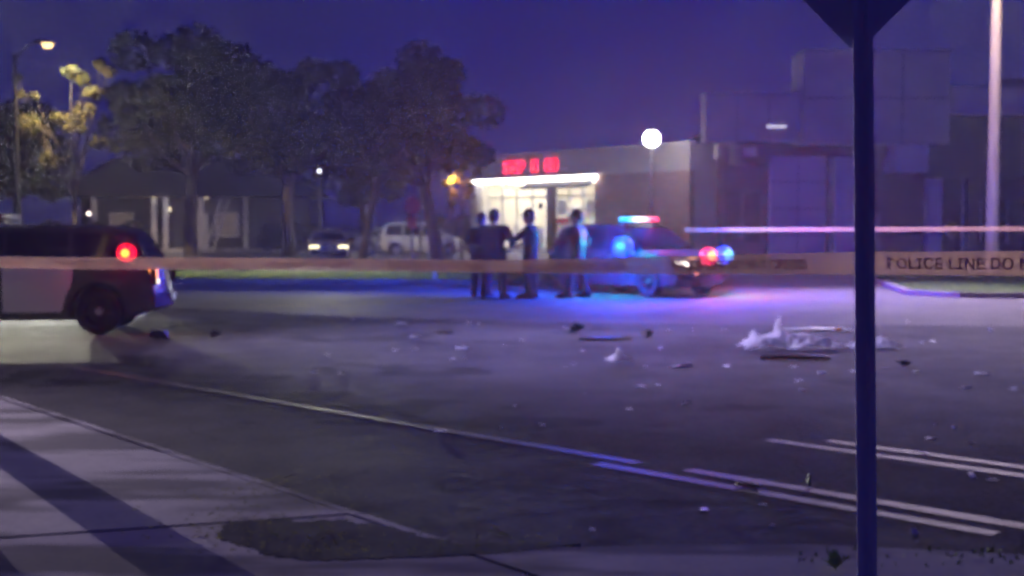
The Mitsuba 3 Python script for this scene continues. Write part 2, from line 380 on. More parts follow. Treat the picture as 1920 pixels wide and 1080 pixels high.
SUV = dict(
    prof=[(-2.36, 0.36), (-2.47, 0.50), (-2.48, 0.66), (-2.44, 0.92), (-2.40, 1.10), (-2.24, 1.40), (-2.06, 1.64), (-1.70, 1.71), (-0.9, 1.745), (-0.1, 1.735),
          (0.32, 1.68), (0.78, 1.43), (1.26, 1.12), (1.80, 1.06), (2.25, 0.97), (2.42, 0.86), (2.50, 0.66), (2.48, 0.42), (2.35, 0.28), (1.9, 0.24), (-2.0, 0.26)],
    hw=0.98, belt=1.08, top=1.74, axle=1.50, r=0.37, tread=0.86, bar=(0.16, 1.70), tumble=0.24,
    windows=[[(-0.02, 1.13), (0.92, 1.13), (0.60, 1.38), (0.28, 1.58), (-0.02, 1.615)], [(-1.02, 1.13), (-0.10, 1.13), (-0.10, 1.62), (-1.02, 1.62)],
             [(-2.02, 1.18), (-1.10, 1.14), (-1.10, 1.61), (-1.72, 1.585)]],
    doors=[[(0.02, 0.36), (0.98, 0.36), (1.02, 0.70), (0.97, 1.09), (0.0, 1.09)], [(-1.0, 0.60), (-0.92, 0.36), (-0.04, 0.36), (-0.04, 1.09), (-1.12, 1.09), (-1.10, 0.82)]],
    shield=[(0.42, 1.655), (1.22, 1.175)], back=[(-2.10, 1.60), (-2.38, 1.15)], hood=(1.26, 2.36), front=2.49, rear=-2.47)
SEDAN = dict(
    prof=[(-2.36, 0.34), (-2.44, 0.52), (-2.42, 0.80), (-2.34, 0.98), (-1.85, 1.04), (-1.30, 1.32), (-0.9, 1.43), (-0.2, 1.46), (0.25, 1.42), (0.70, 1.20), (1.10, 0.99),
          (1.80, 0.90), (2.22, 0.80), (2.38, 0.66), (2.40, 0.42), (2.28, 0.25), (1.9, 0.21), (-2.0, 0.22)],
    hw=0.92, belt=0.96, top=1.45, axle=1.42, r=0.33, tread=0.80, bar=(-0.1, 1.46), tumble=0.26,
    windows=[[(0.0, 1.0), (0.80, 1.0), (0.52, 1.18), (0.20, 1.33), (0.0, 1.36)], [(-0.9, 1.0), (-0.08, 1.0), (-0.08, 1.365), (-0.72, 1.35)], [(-1.5, 1.05), (-0.98, 1.0), (-0.8, 1.33), (-1.15, 1.26)]],
    doors=[[(0.02, 0.34), (0.95, 0.34), (0.98, 0.62), (0.88, 0.97), (0.0, 0.97)], [(-0.95, 0.60), (-0.86, 0.34), (-0.04, 0.34), (-0.04, 0.97), (-1.05, 0.97), (-1.0, 0.76)]],
    shield=[(0.33, 1.385), (1.05, 1.025)], back=[(-1.30, 1.29), (-1.80, 1.065)], hood=(1.1, 2.28), front=2.39, rear=-2.43)
VAN = dict(
    prof=[(-2.20, 0.36), (-2.27, 0.52), (-2.28, 0.80), (-2.24, 1.05), (-2.12, 1.45), (-1.98, 1.66), (-1.5, 1.73), (-0.5, 1.755), (0.25, 1.73), (0.65, 1.60),
          (1.05, 1.30), (1.45, 1.02), (1.85, 0.93), (2.15, 0.82), (2.27, 0.66), (2.28, 0.42), (2.15, 0.27), (1.8, 0.23), (-1.9, 0.25)],
    hw=0.90, belt=1.02, top=1.75, axle=1.38, r=0.33, tread=0.78, bar=None, tumble=0.20,
    windows=[[(0.02, 1.06), (1.22, 1.06), (0.98, 1.28), (0.60, 1.54), (0.02, 1.61)], [(-0.95, 1.06), (-0.06, 1.06), (-0.06, 1.62), (-0.95, 1.62)], [(-1.95, 1.10), (-1.03, 1.06), (-1.03, 1.62), (-1.80, 1.58)]],
    doors=[[(0.02, 0.36), (0.98, 0.36), (1.0, 0.66), (1.18, 1.03), (0.0, 1.03)], [(-0.98, 0.66), (-0.9, 0.36), (-0.04, 0.36), (-0.04, 1.03), (-1.0, 1.03)]],
    shield=[(0.72, 1.53), (1.38, 1.06)], back=[(-2.04, 1.57), (-2.21, 1.14)], hood=(1.45, 2.18), front=2.27, rear=-2.28)

def car_warp(S):
    def w(v):
        v = v.copy(); x, z = v[:, 0], v[:, 2]
        k = np.ones(len(v))
        up = np.clip((z - S['belt']) / (S['top'] - S['belt']), 0, 1.1)
        k *= 1 - S['tumble'] * up ** 1.15
        k *= 1 - 0.05 * np.clip((0.62 - z) / 0.4, 0, 1) ** 2
        k *= 1 - 0.02 * np.clip(np.abs(z - 0.85) / 0.3, 0, 1)
        nose = np.clip((x - 1.55) / (S['front'] - 1.55), 0, 1); tail = np.clip((-x - 1.75) / (-S['rear'] - 1.75), 0, 1)
        k *= (1 - 0.17 * nose ** 2.4) * (1 - 0.10 * tail ** 2.2)
        y = v[:, 1]
        # bowed nose and tail in plan
        v[:, 0] = x - np.sign(x) * 0.16 * np.clip((np.abs(x) - 1.7) / 0.8, 0, 1) * (y / S['hw']) ** 2
        v[:, 1] = y * k
        return v
    return w

def warped(man, S, L=0.12):
    t = tm(man.refine_to_length(L)); t.vertices = car_warp(S)(np.array(t.vertices)); return t

def wheel_meshes(r, w):
    prof = np.array([(r * 0.64, -w / 2 + 0.02), (r * 0.80, -w / 2), (r * 0.93, -w / 2 + 0.008), (r * 0.99, -w / 2 + 0.04), (r, 0), (r * 0.99, w / 2 - 0.04), (r * 0.93, w / 2 - 0.008), (r * 0.80, w / 2), (r * 0.64, w / 2 - 0.02), (r * 0.64, -w / 2 + 0.02)])
    tyre = trimesh.creation.revolve(prof, sections=36)
    ms = []
    disc = trimesh.creation.revolve(np.array([(0, -0.02), (r * 0.2, -0.02), (r * 0.63, -0.06), (r * 0.645, -0.06), (r * 0.645, w / 2 - 0.02), (r * 0.60, w / 2 - 0.025), (r * 0.58, -0.03), (r * 0.2, 0.0), (0, 0)]), sections=30)
    ms.append(disc)
    for i in range(5):
        b = box(-0.032, 0.032, r * 0.1, r * 0.61, 0.0, w / 2 - 0.045, 0.012); b.apply_transform(XF(0, 0, 0, i * 2 * np.pi / 5)); ms.append(b)
    cap = trimesh.creation.revolve(np.array([(0, w / 2 - 0.01), (r * 0.14, w / 2 - 0.02), (r * 0.17, w / 2 - 0.05), (r * 0.17, 0.0)]), sections=20)
    R = np.array([[1, 0, 0, 0], [0, 0, 1, 0], [0, -1, 0, 0], [0, 0, 0, 1.0]])      # axle along +y
    out = [tyre, cat(*ms), cap]
    for o in out: o.apply_transform(R)
    return out

CAR_CACHE = {}
def car_meshes(kind):
    if kind in CAR_CACHE: return CAR_CACHE[kind]
    S = {'suv': SUV, 'sedan': SEDAN, 'van': VAN}[kind]; D = {}
    hw = S['hw']
    body = extr_xz(S['prof'], -hw, hw)
    for sx in (-1, 1):
        for sy in (-1, 1):
            c = m3.Manifold.cylinder(0.4, S['r'] + 0.065, S['r'] + 0.065, 40).rotate((90, 0, 0)).translate((sx * S['axle'], sy * (hw + 0.05) + 0.2, S['r'] + 0.01))
            body -= c
    b = smooth_mesh(warped(body, S, 0.075), 8)
    D['body'] = b
    D['side_window'] = []; D['door'] = []
    for sy in (-1, 1):
        for p in S['windows']:
            D['side_window'].append(warped(extr_xz(p, sy * (hw - 0.06), sy * (hw + 0.007)), S))
        for p in S['doors']:
            D['door'].append(warped(extr_xz(p, sy * (hw - 0.06), sy * (hw + 0.005)), S))
    def strip(a, b_, yw, off=0.012, th=0.05):
        a, b_ = np.array(a), np.array(b_); d = (b_ - a) / np.linalg.norm(b_ - a); n = np.array([-d[1], d[0]])
        if n[1] < 0: n = -n
        return warped(extr_xz([tuple(a + n * off), tuple(b_ + n * off), tuple(b_ - n * th), tuple(a - n * th)], -yw, yw), S, 0.15)
    D['windshield'] = strip(*S['shield'], hw - 0.07); D['rear_window'] = strip(*S['back'], hw - 0.12)
    D['wheel'] = wheel_meshes(S['r'], 0.235)
    CAR_CACHE[kind] = (S, D)
    return CAR_CACHE[kind]

def make_car(key, kind, x, y, heading, paint, door_paint=None, sc=1.0, head=None, tail=None, police=None, z=0.0, head_spot=None):
    """heading: direction of the nose, angle from +x. One entry per part; parts that repeat are numbered."""
    S, D = car_meshes(kind); M = XF(x, y, z, heading, sc); hw = S['hw']
    P = lambda name, mesh, m, **kw: part(key, name, mesh, m, M=M, **kw)
    P('body', D['body'], paint, smooth=40)
    P('windshield', D['windshield'], 'm_glass_dark', smooth=30); P('rear_window', D['rear_window'], 'm_glass_dark', smooth=30)
    for w in D['side_window']: P('side_window', w, 'm_glass_dark', smooth=30)
    for i, w in enumerate(D['door']):
        k = P('door', w, door_paint or paint, smooth=30)
        sy = -1 if i < 2 else 1; xd = 0.12 if i % 2 == 0 else -0.92
        h = box(xd - 0.02, xd + 0.16, sy * (hw + 0.0) - 0.025, sy * hw + 0.025, S['belt'] - 0.14, S['belt'] - 0.105, 0.01)
        part(k, 'handle', h, 'm_chrome' if kind != 'van' else paint, M=M)
    for sx in (1, -1):
        for sy in (-1, 1):
            k = free(key + '__wheel'); Mw = M @ XF(sx * S['axle'], sy * S['tread'], S['r'], 0 if sy > 0 else math.pi)
            for nm, me, m in zip(('tyre', 'rim', 'hub_cap'), D['wheel'], ('m_rubber', 'm_trim' if police else 'm_steel', 'm_steel' if police else 'm_chrome')): put(f'{k}__{nm}', me, m, 40, Mw)
    f, r_ = S['front'], S['rear']
    zb = 0.52
    P('bumper', hull([(f - 0.02 - 0.13 * abs(q) ** 2, q * (hw - 0.13), zz) for q in (-1, -.6, 0, .6, 1) for zz in (0.40, 0.60)] + [(f + 0.045 - 0.16 * abs(q) ** 2, q * (hw - 0.14), zz) for q in (-1, -.6, 0, .6, 1) for zz in (0.43, 0.57)]), 'm_trim', smooth=30)
    P('bumper', hull([(r_ + 0.05 + 0.15 * abs(q) ** 2, q * (hw - 0.1), zz) for q in (-1, -.6, 0, .6, 1) for zz in (0.38, 0.64)] + [(r_ - 0.05 + 0.16 * abs(q) ** 2, q * (hw - 0.1), zz) for q in (-1, -.6, 0, .6, 1) for zz in (0.42, 0.60)]), 'm_trim', smooth=30)
    zg = 0.5 * (0.64 + S['belt'] - 0.16)
    k = P('grille', box(f - 0.10, f + 0.012, -0.42, 0.42, zg - 0.09, zg + 0.09, 0.02), 'm_trim')
    for q in (-0.045, 0.0, 0.045): part(k, 'slat', box(f + 0.0, f + 0.02, -0.40, 0.40, zg + q - 0.008, zg + q + 0.008), 'm_chrome', M=M)
    for i, sy in enumerate((-1, 1)):
        hl = hull([(f - dx - 0.07 + (0 if yy < 0.65 else -0.12), sy * yy, zz) for dx in (0.0, 0.09) for yy in ((0.42, 0.84) if head and kind == 'sedan' else (0.48, 0.80)) for zz in ((zg - 0.08, zg + 0.10) if head and kind == 'sedan' else (zg - 0.02, zg + 0.085))])  # lit sedan lenses drawn larger to suggest their glow
        if head: P('headlight', hl, 'm_lens_clear', emit=lum(head[0], head[1]), weight=head[2])
        else: P('headlight', hl, 'm_lens_clear')
        tl = hull([(r_ + dx + (0.0 if yy < 0.7 else 0.10), sy * yy, zz) for dx in (-0.012, 0.08) for yy in (0.62, hw - 0.09) for zz in (0.78, S['belt'] - 0.02)])
        if tail: P('tail_light', tl, 'm_lens_red', emit=lum(tail[0], tail[1]), weight=tail[2])
        else: P('tail_light', tl, 'm_lens_red')
        xm = S['windows'][0][1][0] - 0.10
        mr = box(xm - 0.08, xm + 0.06, sy * hw - 0.02 + (0.02 if sy > 0 else -0.24), sy * hw - 0.02 + (0.26 if sy > 0 else 0.0), S['belt'] + 0.03, S['belt'] + 0.19, 0.03)
        km = P('mirror', mr, 'm_trim', smooth=25)
        part(km, 'glass', box(xm - 0.086, xm - 0.079, sy * hw + (0.03 if sy > 0 else -0.22), sy * hw + (0.21 if sy > 0 else -0.05), S['belt'] + 0.05, S['belt'] + 0.17), 'm_chrome', M=M)
    P('number_plate', box(r_ - 0.07, r_ - 0.045, -0.16, 0.16, 0.50, 0.61, 0.004), 'm_paint_white')
    P('underbody', box(-2.0, 2.0, -0.62, 0.62, 0.22, 0.4), 'm_trim')
    if police:
        xb, zb2 = S['bar']
        k = P('light_bar', box(xb - 0.13, xb + 0.13, -0.62, 0.62, zb2 + 0.06, zb2 + 0.11, 0.02), 'm_trim')
        for sy in (-1, 1): part(k, 'bracket', box(xb - 0.05, xb + 0.05, sy * 0.55 - 0.03, sy * 0.55 + 0.03, zb2 - 0.03, zb2 + 0.07), 'm_steel', M=M)
        for i in range(8):
            y0 = -0.60 + i * 0.15; em = police['bar'][i]
            lens = box(xb - 0.12, xb + 0.12, y0 + 0.006, y0 + 0.144, zb2 + 0.111, zb2 + 0.23, 0.025)
            mm = 'm_lens_blue' if i < 4 else 'm_lens_red'
            if em: part(k, 'lens', lens, mm, M=M, emit=em[0], weight=em[1])
            else: part(k, 'lens', lens, mm, M=M)
        for nm, shp, m, em, wgt in police.get('extra', []):
            P(nm, shp, m, emit=em, weight=wgt)
        pb = [tube([(f + 0.10, sy * 0.34, 0.34), (f + 0.14, sy * 0.34, 0.62), (f + 0.10, sy * 0.34, 0.98)], 0.028, 10) for sy in (-1, 1)]
        pb += [cyl((f + 0.13, -0.34, zz), (f + 0.13, 0.34, zz), 0.024, 10) for zz in (0.50, 0.72, 0.92)]
        P('push_bumper', cat(*pb), 'm_trim', smooth=40)
    return M

OFFBAR = [None] * 8
def strobe(name, M, p, color, k, weight=2.0):
    """the strong light a flashing strobe lens throws forward, just in front of the lens"""
    q = (M @ np.array([*p, 1.0]))[:3]
    scene[name] = {'type': 'point', 'position': [float(v) for v in q], 'intensity': rgb(*lum(color, k)), 'sampling_weight': float(weight)}
# left patrol vehicle, nose out of the frame, side on
k = thing('police_car', 'dark patrol SUV with pale doors at the left edge, red strobe in its rear window', 'police car')
S_ = SUV
left_extra = [
    ('strobe_halo', sph((-1.93, S_['hw'] * 0.90, 1.29), 0.15), 'm_lens_red', lum((1.0, 0.0, 0.02), 3), 2.0),  # oversized glowing sphere stands in for the halo round the strobe
    ('strobe_core', sph((-1.93, S_['hw'] * 0.90 + .11, 1.29), 0.066), 'm_lens_red', lum((1.0, 0.36, 0.03), 4), 1.0),
    ('side_marker', box(-2.40, -2.27, 0.835, 0.872, 0.90, 1.06, 0.01), 'm_lens_amber', lum((1.0, 0.25, 0.03), 7), 0.6),
    ('reversing_light', box(-2.43, -2.33, 0.83, 0.862, 0.80, 0.885, 0.01), 'm_lens_clear', lum((1.0, 0.85, 0.6), 2.5), 0.4),
]
Ml = make_car(k, 'suv', -7.90, 20.35, math.pi + 0.12, 'm_paint_black', 'm_paint_white', 0.97, police=dict(bar=OFFBAR, extra=left_extra))
strobe('strobe_red_left', Ml, (-1.93, S_['hw'] * 0.90 + .45, 1.32), (1.0, 0.012, 0.05), 1.0)
# the patrol car behind it, whose headlights shine under the first
k = thing('police_car', 'patrol car hidden behind the left SUV, its headlights lighting the road underneath', 'police car')
Mh = make_car(k, 'sedan', -12.1, 34.4, -math.pi / 2 + 0.10, 'm_paint_black', 'm_paint_white', 0.95, head=((1.0, 0.93, 0.7), 40, 1.0), police=dict(bar=OFFBAR))
for q in (-0.62, 0.62):
    p = Mh @ np.array([2.50, q, 0.68, 1])
    scene[f'headlight_beam_{"left" if q > 0 else "right"}'] = {'type': 'spot', 'to_world': T().look_at(origin=p[:3].tolist(), target=[float(p[0]) + 1.9, float(p[1]) - 15, 0.10], up=[0, 0, 1]),
        'intensity': rgb(5500, 5300, 3700), 'cutoff_angle': 24.0, 'beam_width': 12.0, 'sampling_weight': 7.0}
# right patrol vehicle, three-quarter front view
k = thing('police_car', 'patrol SUV with flashing blue and red roof lights facing the scattered debris', 'police car')
fr = SUV['front']
def puck(x, y, z, r=0.05): return sph((x, y, z), r)
right_bar = [(lum((0.01, 0.40, 1.0), 2.5), 1.0), (lum((0.10, 0.50, 1.0), 3), 1.0), (lum((0.45, 0.65, 1.0), 4), 1.0), (lum((0.9, 0.75, 0.95), 4), 1.0),
             (lum((1.0, 0.65, 0.7), 4), 1.0), (lum((1.0, 0.30, 0.35), 3), 1.0), (lum((1.0, 0.04, 0.12), 3), 1.0), (lum((1.0, 0.02, 0.08), 2.5), 1.0)]
right_extra = [  # large glowing spheres round the small cores stand in for light halos
    ('grille_halo', puck(fr + 0.08, 0.02, 0.985, 0.21), 'm_lens_red', lum((1.0, 0.003, 0.05), 4), 2.0),
    ('grille_light_core', puck(fr + 0.25, -0.05, 1.0, 0.10), 'm_lens_red', lum((1.0, 0.42, 0.12), 4), 1.0),
    ('corner_halo', puck(fr - 0.08, 0.72, 1.0, 0.22), 'm_lens_blue', lum((0.0, 0.035, 1.0), 4), 2.0),
    ('corner_light_core', puck(fr + 0.11, 0.66, 1.01, 0.12), 'm_lens_blue', lum((0.12, 0.75, 1.0), 2), 1.0),
    ('mirror_halo', puck(0.85, -1.16, 1.20, 0.26), 'm_lens_blue', lum((0.0, 0.03, 1.0), 4), 3.0),
    ('mirror_light_core', puck(1.0, -1.36, 1.22, 0.11), 'm_lens_blue', lum((0.06, 0.5, 1.0), 1.8), 1.0),
    ('spot_lamp', hull([(0.98, -0.98, 1.02), (1.30, -0.90, 0.98), (1.25, -0.92, 1.05), (0.95, -1.0, 1.10), (1.1, -0.86, 1.0)]), 'm_lens_blue', lum((0.001, 0.20, 1.0), 2.5), 0.5),
    ('turn_signal', box(fr - 0.12, fr - 0.02, -0.50, -0.22, 0.93, 0.96, 0.01), 'm_lens_amber', lum(AMBER, 3), 0.3),
    ('fog_light', puck(fr + 0.0, -0.30, 0.58, 0.035), 'm_lens_red', lum((1.0, 0.25, 0.15), 4), 0.3),
]
Mr = make_car(k, 'suv', 3.02, 31.5, math.atan2(-0.8, 0.6), 'm_paint_black', 'm_paint_black', 0.97, head=((1.0, 0.85, 0.75), 8, 0.7), police=dict(bar=right_bar, extra=right_extra))
BL, RD = (0.0, 0.055, 1.0), (1.0, 0.01, 0.06)
strobe('strobe_blue_mirror', Mr, (1.05, -1.75, 1.25), BL, 240, 7.0)
strobe('strobe_blue_bar', Mr, (0.22, -0.52, 1.98), BL, 280, 7.0)
strobe('strobe_red_bar', Mr, (0.22, 0.52, 1.98), RD, 40, 5.0)
strobe('strobe_red_grille', Mr, (fr + 0.34, 0.0, 1.0), RD, 40, 5.0)
strobe('strobe_blue_corner', Mr, (fr + 0.22, 0.72, 1.02), BL, 170, 5.0)
# civilian cars in the lot
k = thing('parked_car', 'cream minivan parked side on in front of the lit shop', 'van')
make_car(k, 'van', -4.75, 68.5, 0.0, 'm_paint_cream', None, 1.02)
k = thing('parked_car', 'dark car at the far left of the cream minivan with a red tail light on', 'car')
make_car(k, 'sedan', -6.6, 71.5, 0.15, 'm_paint_grey', None, 1.0, tail=(RED, 1.2, 0.3))
k = thing('approaching_car', 'small car facing the camera with both headlights on', 'car')
Ma = make_car(k, 'sedan', -8.15, 57.0, -math.pi / 2 + 0.14, 'm_paint_grey', None, 0.97, head=((1.0, 0.86, 0.46), 2.6, 1.0))
for q in (-0.62, 0.62):
    p = Ma @ np.array([2.50, q, 0.68, 1])
    scene[f'approaching_beam_{"left" if q > 0 else "right"}'] = {'type': 'spot', 'to_world': T().look_at(origin=p[:3].tolist(), target=[float(p[0]) + 0.4, float(p[1]) - 14, 0.05], up=[0, 0, 1]),
        'intensity': rgb(4000, 3900, 2600), 'cutoff_angle': 22.0, 'beam_width': 10.0, 'sampling_weight': 3.0}

# ------------------------------------------------------------------ street lamps and poles
def street_lamp(key, x, y, H, arm, r0, r1, radiance, weight, head_rot=0.0, paint='m_pole_paint', size=(0.34, 0.13), bulge=0.0, tilt=0.0, beam=None, beam2=None):
    """tapered pole on a bolted base, curved arm, cobra head with a downward lens"""
    part(key, 'pole', tube([(x, y, 0.1), (x, y, H * 0.5), (x, y, H - 0.25), (x, y, H)], [r0, (r0 + r1) / 2, r1, r1 * 0.9], 20), paint, smooth=40)
    b = box(x - r0 * 1.7, x + r0 * 1.7, y - r0 * 1.7, y + r0 * 1.7, 0.0, 0.13, 0.02)
    k = part(key, 'base_plate', b, 'm_galvanised')
    for sx in (-1, 1):
        for sy in (-1, 1): part(k, 'bolt', cyl((x + sx * r0 * 1.35, y + sy * r0 * 1.35, 0.12), (x + sx * r0 * 1.35, y + sy * r0 * 1.35, 0.2), 0.022, 8), 'm_steel')
    ca, sa = math.cos(head_rot), math.sin(head_rot)
    if arm > 0:
        pts = [(x + ca * arm * t, y + sa * arm * t, H - 0.3 + 0.75 * math.sin(t * math.pi / 2)) for t in np.linspace(0, 1, 7)]
        part(key, 'arm', tube(pts, np.linspace(r1 * 0.62, r1 * 0.42, 7), 12), paint, smooth=40)
    hx, hy, hz = x + ca * (arm + size[0] * 0.8), y + sa * (arm + size[0] * 0.8), H + (0.47 if arm > 0 else 0.0)
    ct, st = math.cos(tilt), math.sin(tilt)
    Mh = XF(hx, hy, hz, head_rot) @ np.array([[ct, 0, -st, 0], [0, 1, 0, 0], [st, 0, ct, 0], [0, 0, 0, 1.0]])
    L, W = size
    hd = hull([(-L, -W * .5, 0), (-L, W * .5, 0), (-L, -W * .4, .08), (-L, W * .4, .08), (L, -W, -.02), (L, W, -.02), (L * .6, -W, .1), (L * .6, W, .1), (-L * .2, -W * 1.1, -.02), (-L * .2, W * 1.1, -.02), (-.1, -W * .8, .15), (-.1, W * .8, .15)])
    part(key, 'lamp_head', hd, 'm_lamp_body', smooth=30, M=Mh)
    lens = hull([(-L * .15, -W * .8, -.021), (-L * .15, W * .8, -.021), (L * .85, -W * .8, -.021), (L * .85, W * .8, -.021), (0, -W * .5, -.025 - bulge), (0, W * .5, -.025 - bulge), (L * .6, -W * .5, -.025 - bulge), (L * .6, W * .5, -.025 - bulge)])
    part(key, 'lens', lens, 'm_lens_clear', smooth=30, M=Mh, emit=radiance, weight=weight)
    for beam in filter(None, (beam, beam2)):
        q = (Mh @ np.array([L * .3, 0, -.06 - bulge, 1]))[:3]
        scene['lamp_beam_' + beam[0]] = {'type': 'spot', 'to_world': T().look_at(origin=[float(v) for v in q], target=list(beam[1]), up=[0, 0, 1]), 'intensity': rgb(*lum(beam[2], beam[3])),
                                         'beam_width': beam[4], 'cutoff_angle': beam[5], 'sampling_weight': 14.0}

k = thing('street_lamp', 'thick pale street lamp pole on the grass island at the right', 'street lamp')
street_lamp(k, 15.75, 42.0, 11.2, 2.6, 0.21, 0.15, lum((1.0, 0.78, 0.66), 700), 4.0, head_rot=math.radians(240), size=(0.42, 0.18), tilt=math.radians(35),
            beam=('right', (9.4, 27.0, 0.0), (1.0, 0.80, 1.08), 3000, 8.0, 27.0), beam2=('on_pole', (15.75, 42.0, 6.5), (1.0, 0.62, 0.30), 200, 14.0, 32.0))
k = thing('street_lamp', 'small warm street lamp glowing high above the pale leaves at the upper left', 'street lamp')
street_lamp(k, -21.6, 56.0, 9.1, 0.9, 0.12, 0.08, lum((1.0, 0.60, 0.22), 3.2), 2.0, head_rot=0.1, paint='m_trim', size=(0.44, 0.26), bulge=0.20,
            beam=('warm', (-19.6, 57.9, 5.6), (1.0, 0.72, 0.32), 480, 38.0, 60.0))
def glow(name, p, color, k, weight=2.0):
    """a point light near a lamp lens; the porch one has no lamp"""
    scene[name] = {'type': 'point', 'position': [float(q) for q in p], 'intensity': rgb(*lum(color, k)), 'sampling_weight': float(weight)}
k = thing('street_lamp', 'unseen street lamp outside the left edge, placed to light the pavement slabs and road', 'street lamp')
street_lamp(k, -12.5, 22.2, 8.2, 1.2, 0.12, 0.09, lum((1.0, 0.86, 0.84), 900), 4.0, head_rot=math.radians(-55), tilt=math.radians(35), beam=('left', (-4.7, 9.7, 0.0), (0.98, 0.82, 1.08), 620, 2.5, 12.5), beam2=('left_road', (3.0, 16.6, 0.0), (0.74, 0.63, 1.36), 1500, 8.0, 22.0), size=(0.34, 0.14))  # lamp out of view; beams placed to light the slabs and road debris
k = thing('unseen_pole', 'unseen wooden pole outside the left edge, placed to shadow the pavement slabs', 'pole')
part(k, 'pole', tube([(-6.96, 14.1, 0), (-6.96, 14.1, 9)], [0.11, 0.09], 16), 'm_wood', smooth=40)  # out-of-view pole placed to cast a shadow band across the slabs
part(k, 'crossarm', box(-7.9, -6.0, 14.05, 14.15, 8.3, 8.42, 0.01), 'm_wood')
k = thing('unseen_pole', 'second unseen wooden pole outside the left edge, placed to shadow the near pavement corner', 'pole')
part(k, 'pole', tube([(-5.9, 11.5, 0), (-5.9, 11.5, 9)], [0.15, 0.13], 16), 'm_wood', smooth=40)  # another out-of-view pole, placed to darken the near slab corner
part(k, 'crossarm', box(-6.85, -4.95, 11.45, 11.55, 8.3, 8.42, 0.01), 'm_wood')

# the lot lamp behind the right patrol SUV: a short post with a globe in a bracket
k = thing('lot_lamp', 'bright white lamp on a slim post behind the flashing patrol SUV', 'street lamp')
x, y = 6.80, 62.6
part(k, 'post', tube([(x, y, 0.0), (x, y, 5.36)], [0.075, 0.055], 14), 'm_pole_paint', smooth=40)
part(k, 'base_plate', box(x - .16, x + .16, y - .16, y + .16, 0, 0.1, .02), 'm_galvanised')
part(k, 'collar', cyl((x, y, 5.35), (x, y, 5.47), 0.10, 16), 'm_lamp_body', smooth=40)
part(k, 'globe', sph((x, y, 5.85), 0.42, 3), 'm_lens_clear', smooth=True, emit=lum((1.0, 0.92, 0.62), 60), weight=14.0)
part(k, 'cap', trimesh.creation.revolve(np.array([(0.0, 6.38), (0.12, 6.35), (0.23, 6.25), (0.23, 6.22), (0, 6.22)]), sections=20), 'm_lamp_body', smooth=30, M=XF(x, y))

# an unseen cut-off lamp behind the foliage, placed to light the minivan
k = thing('street_lamp', 'unseen slim lot lamp behind the tree foliage, placed to light the cream minivan', 'street lamp')
street_lamp(k, -4.7, 65.6, 4.9, 0.4, 0.06, 0.05, lum((1.0, 0.95, 0.74), 1500), 8.0, head_rot=math.radians(90), paint='m_lamp_body', size=(0.30, 0.13), tilt=math.radians(25))

# small far lamps
def post_lamp(label, x, y, H, r, rad, w, arm=False):
    k = thing('lot_lamp', label, 'street lamp')
    part(k, 'post', tube([(x, y, 0.0), (x, y, H)], [0.06, 0.045], 10), 'm_lamp_body', smooth=40)
    part(k, 'globe', sph((x, y, H + r * 0.9), r, 2), 'm_lens_clear', smooth=True, emit=rad, weight=w)
    part(k, 'cap', hull([(x + r * .9 * math.cos(a), y + r * .9 * math.sin(a), H + r * 1.75) for a in np.linspace(0, 6, 9)] + [(x, y, H + r * 2.3)]), 'm_lamp_body')
post_lamp('tiny white lamp on a thin post above the approaching car', -10.5, 70.0, 4.5, 0.09, lum((0.9, 0.92, 1.0), 5), 0.4)
post_lamp('small pinkish post lamp just above the roof of the left patrol SUV', -19.8, 60.0, 2.1, 0.10, lum((1.0, 0.8, 0.72), 3.5), 0.4)

# ------------------------------------------------------------------ near sign on its post
k = thing('road_sign', 'diamond road sign seen from behind on a steel post right of centre', 'sign')
px, py = 1.135, 4.0
def upost(x, y, z0, z1, lean):
    pr = [(-.031, .0), (-.031, .006), (-.019, .006), (-.013, .028), (.013, .028), (.019, .006), (.031, .006), (.031, .0), (.015, .0), (.009, .022), (-.009, .022), (-.015, .0)]
    man = m3.CrossSection([np.array(pr[::-1], float)], m3.FillRule.NonZero)
    if man.area() < 0.00001: man = m3.CrossSection([np.array(pr, float)], m3.FillRule.NonZero)
    man = man.extrude(z1 - z0)
    t = tm(man); t.vertices[:, 0] += t.vertices[:, 2] * lean + x; t.vertices[:, 1] += y - 0.01
    return t
LEAN = -0.022
part(k, 'post', upost(px, py, 0.0, 3.25, LEAN), 'm_post_grey', smooth=False)
zc = 2.77
xc = px + LEAN * zc
dia = trimesh.creation.extrude_polygon(_P([(0, -.54), (.54, 0), (0, .54), (-.54, 0)]).buffer(-.04).buffer(.04), 0.003, engine='earcut')
dia.apply_transform(np.array([[1, 0, 0, xc], [0, 0, -1, py + 0.034], [0, 1, 0, zc], [0, 0, 0, 1.0]]))
part(k, 'plate', dia, 'm_sign_back')
for zz in (2.50, 3.0): part(k, 'bolt', cyl((px + LEAN * zz, py + 0.003, zz), (px + LEAN * zz, py + 0.034, zz), 0.008, 8), 'm_steel')

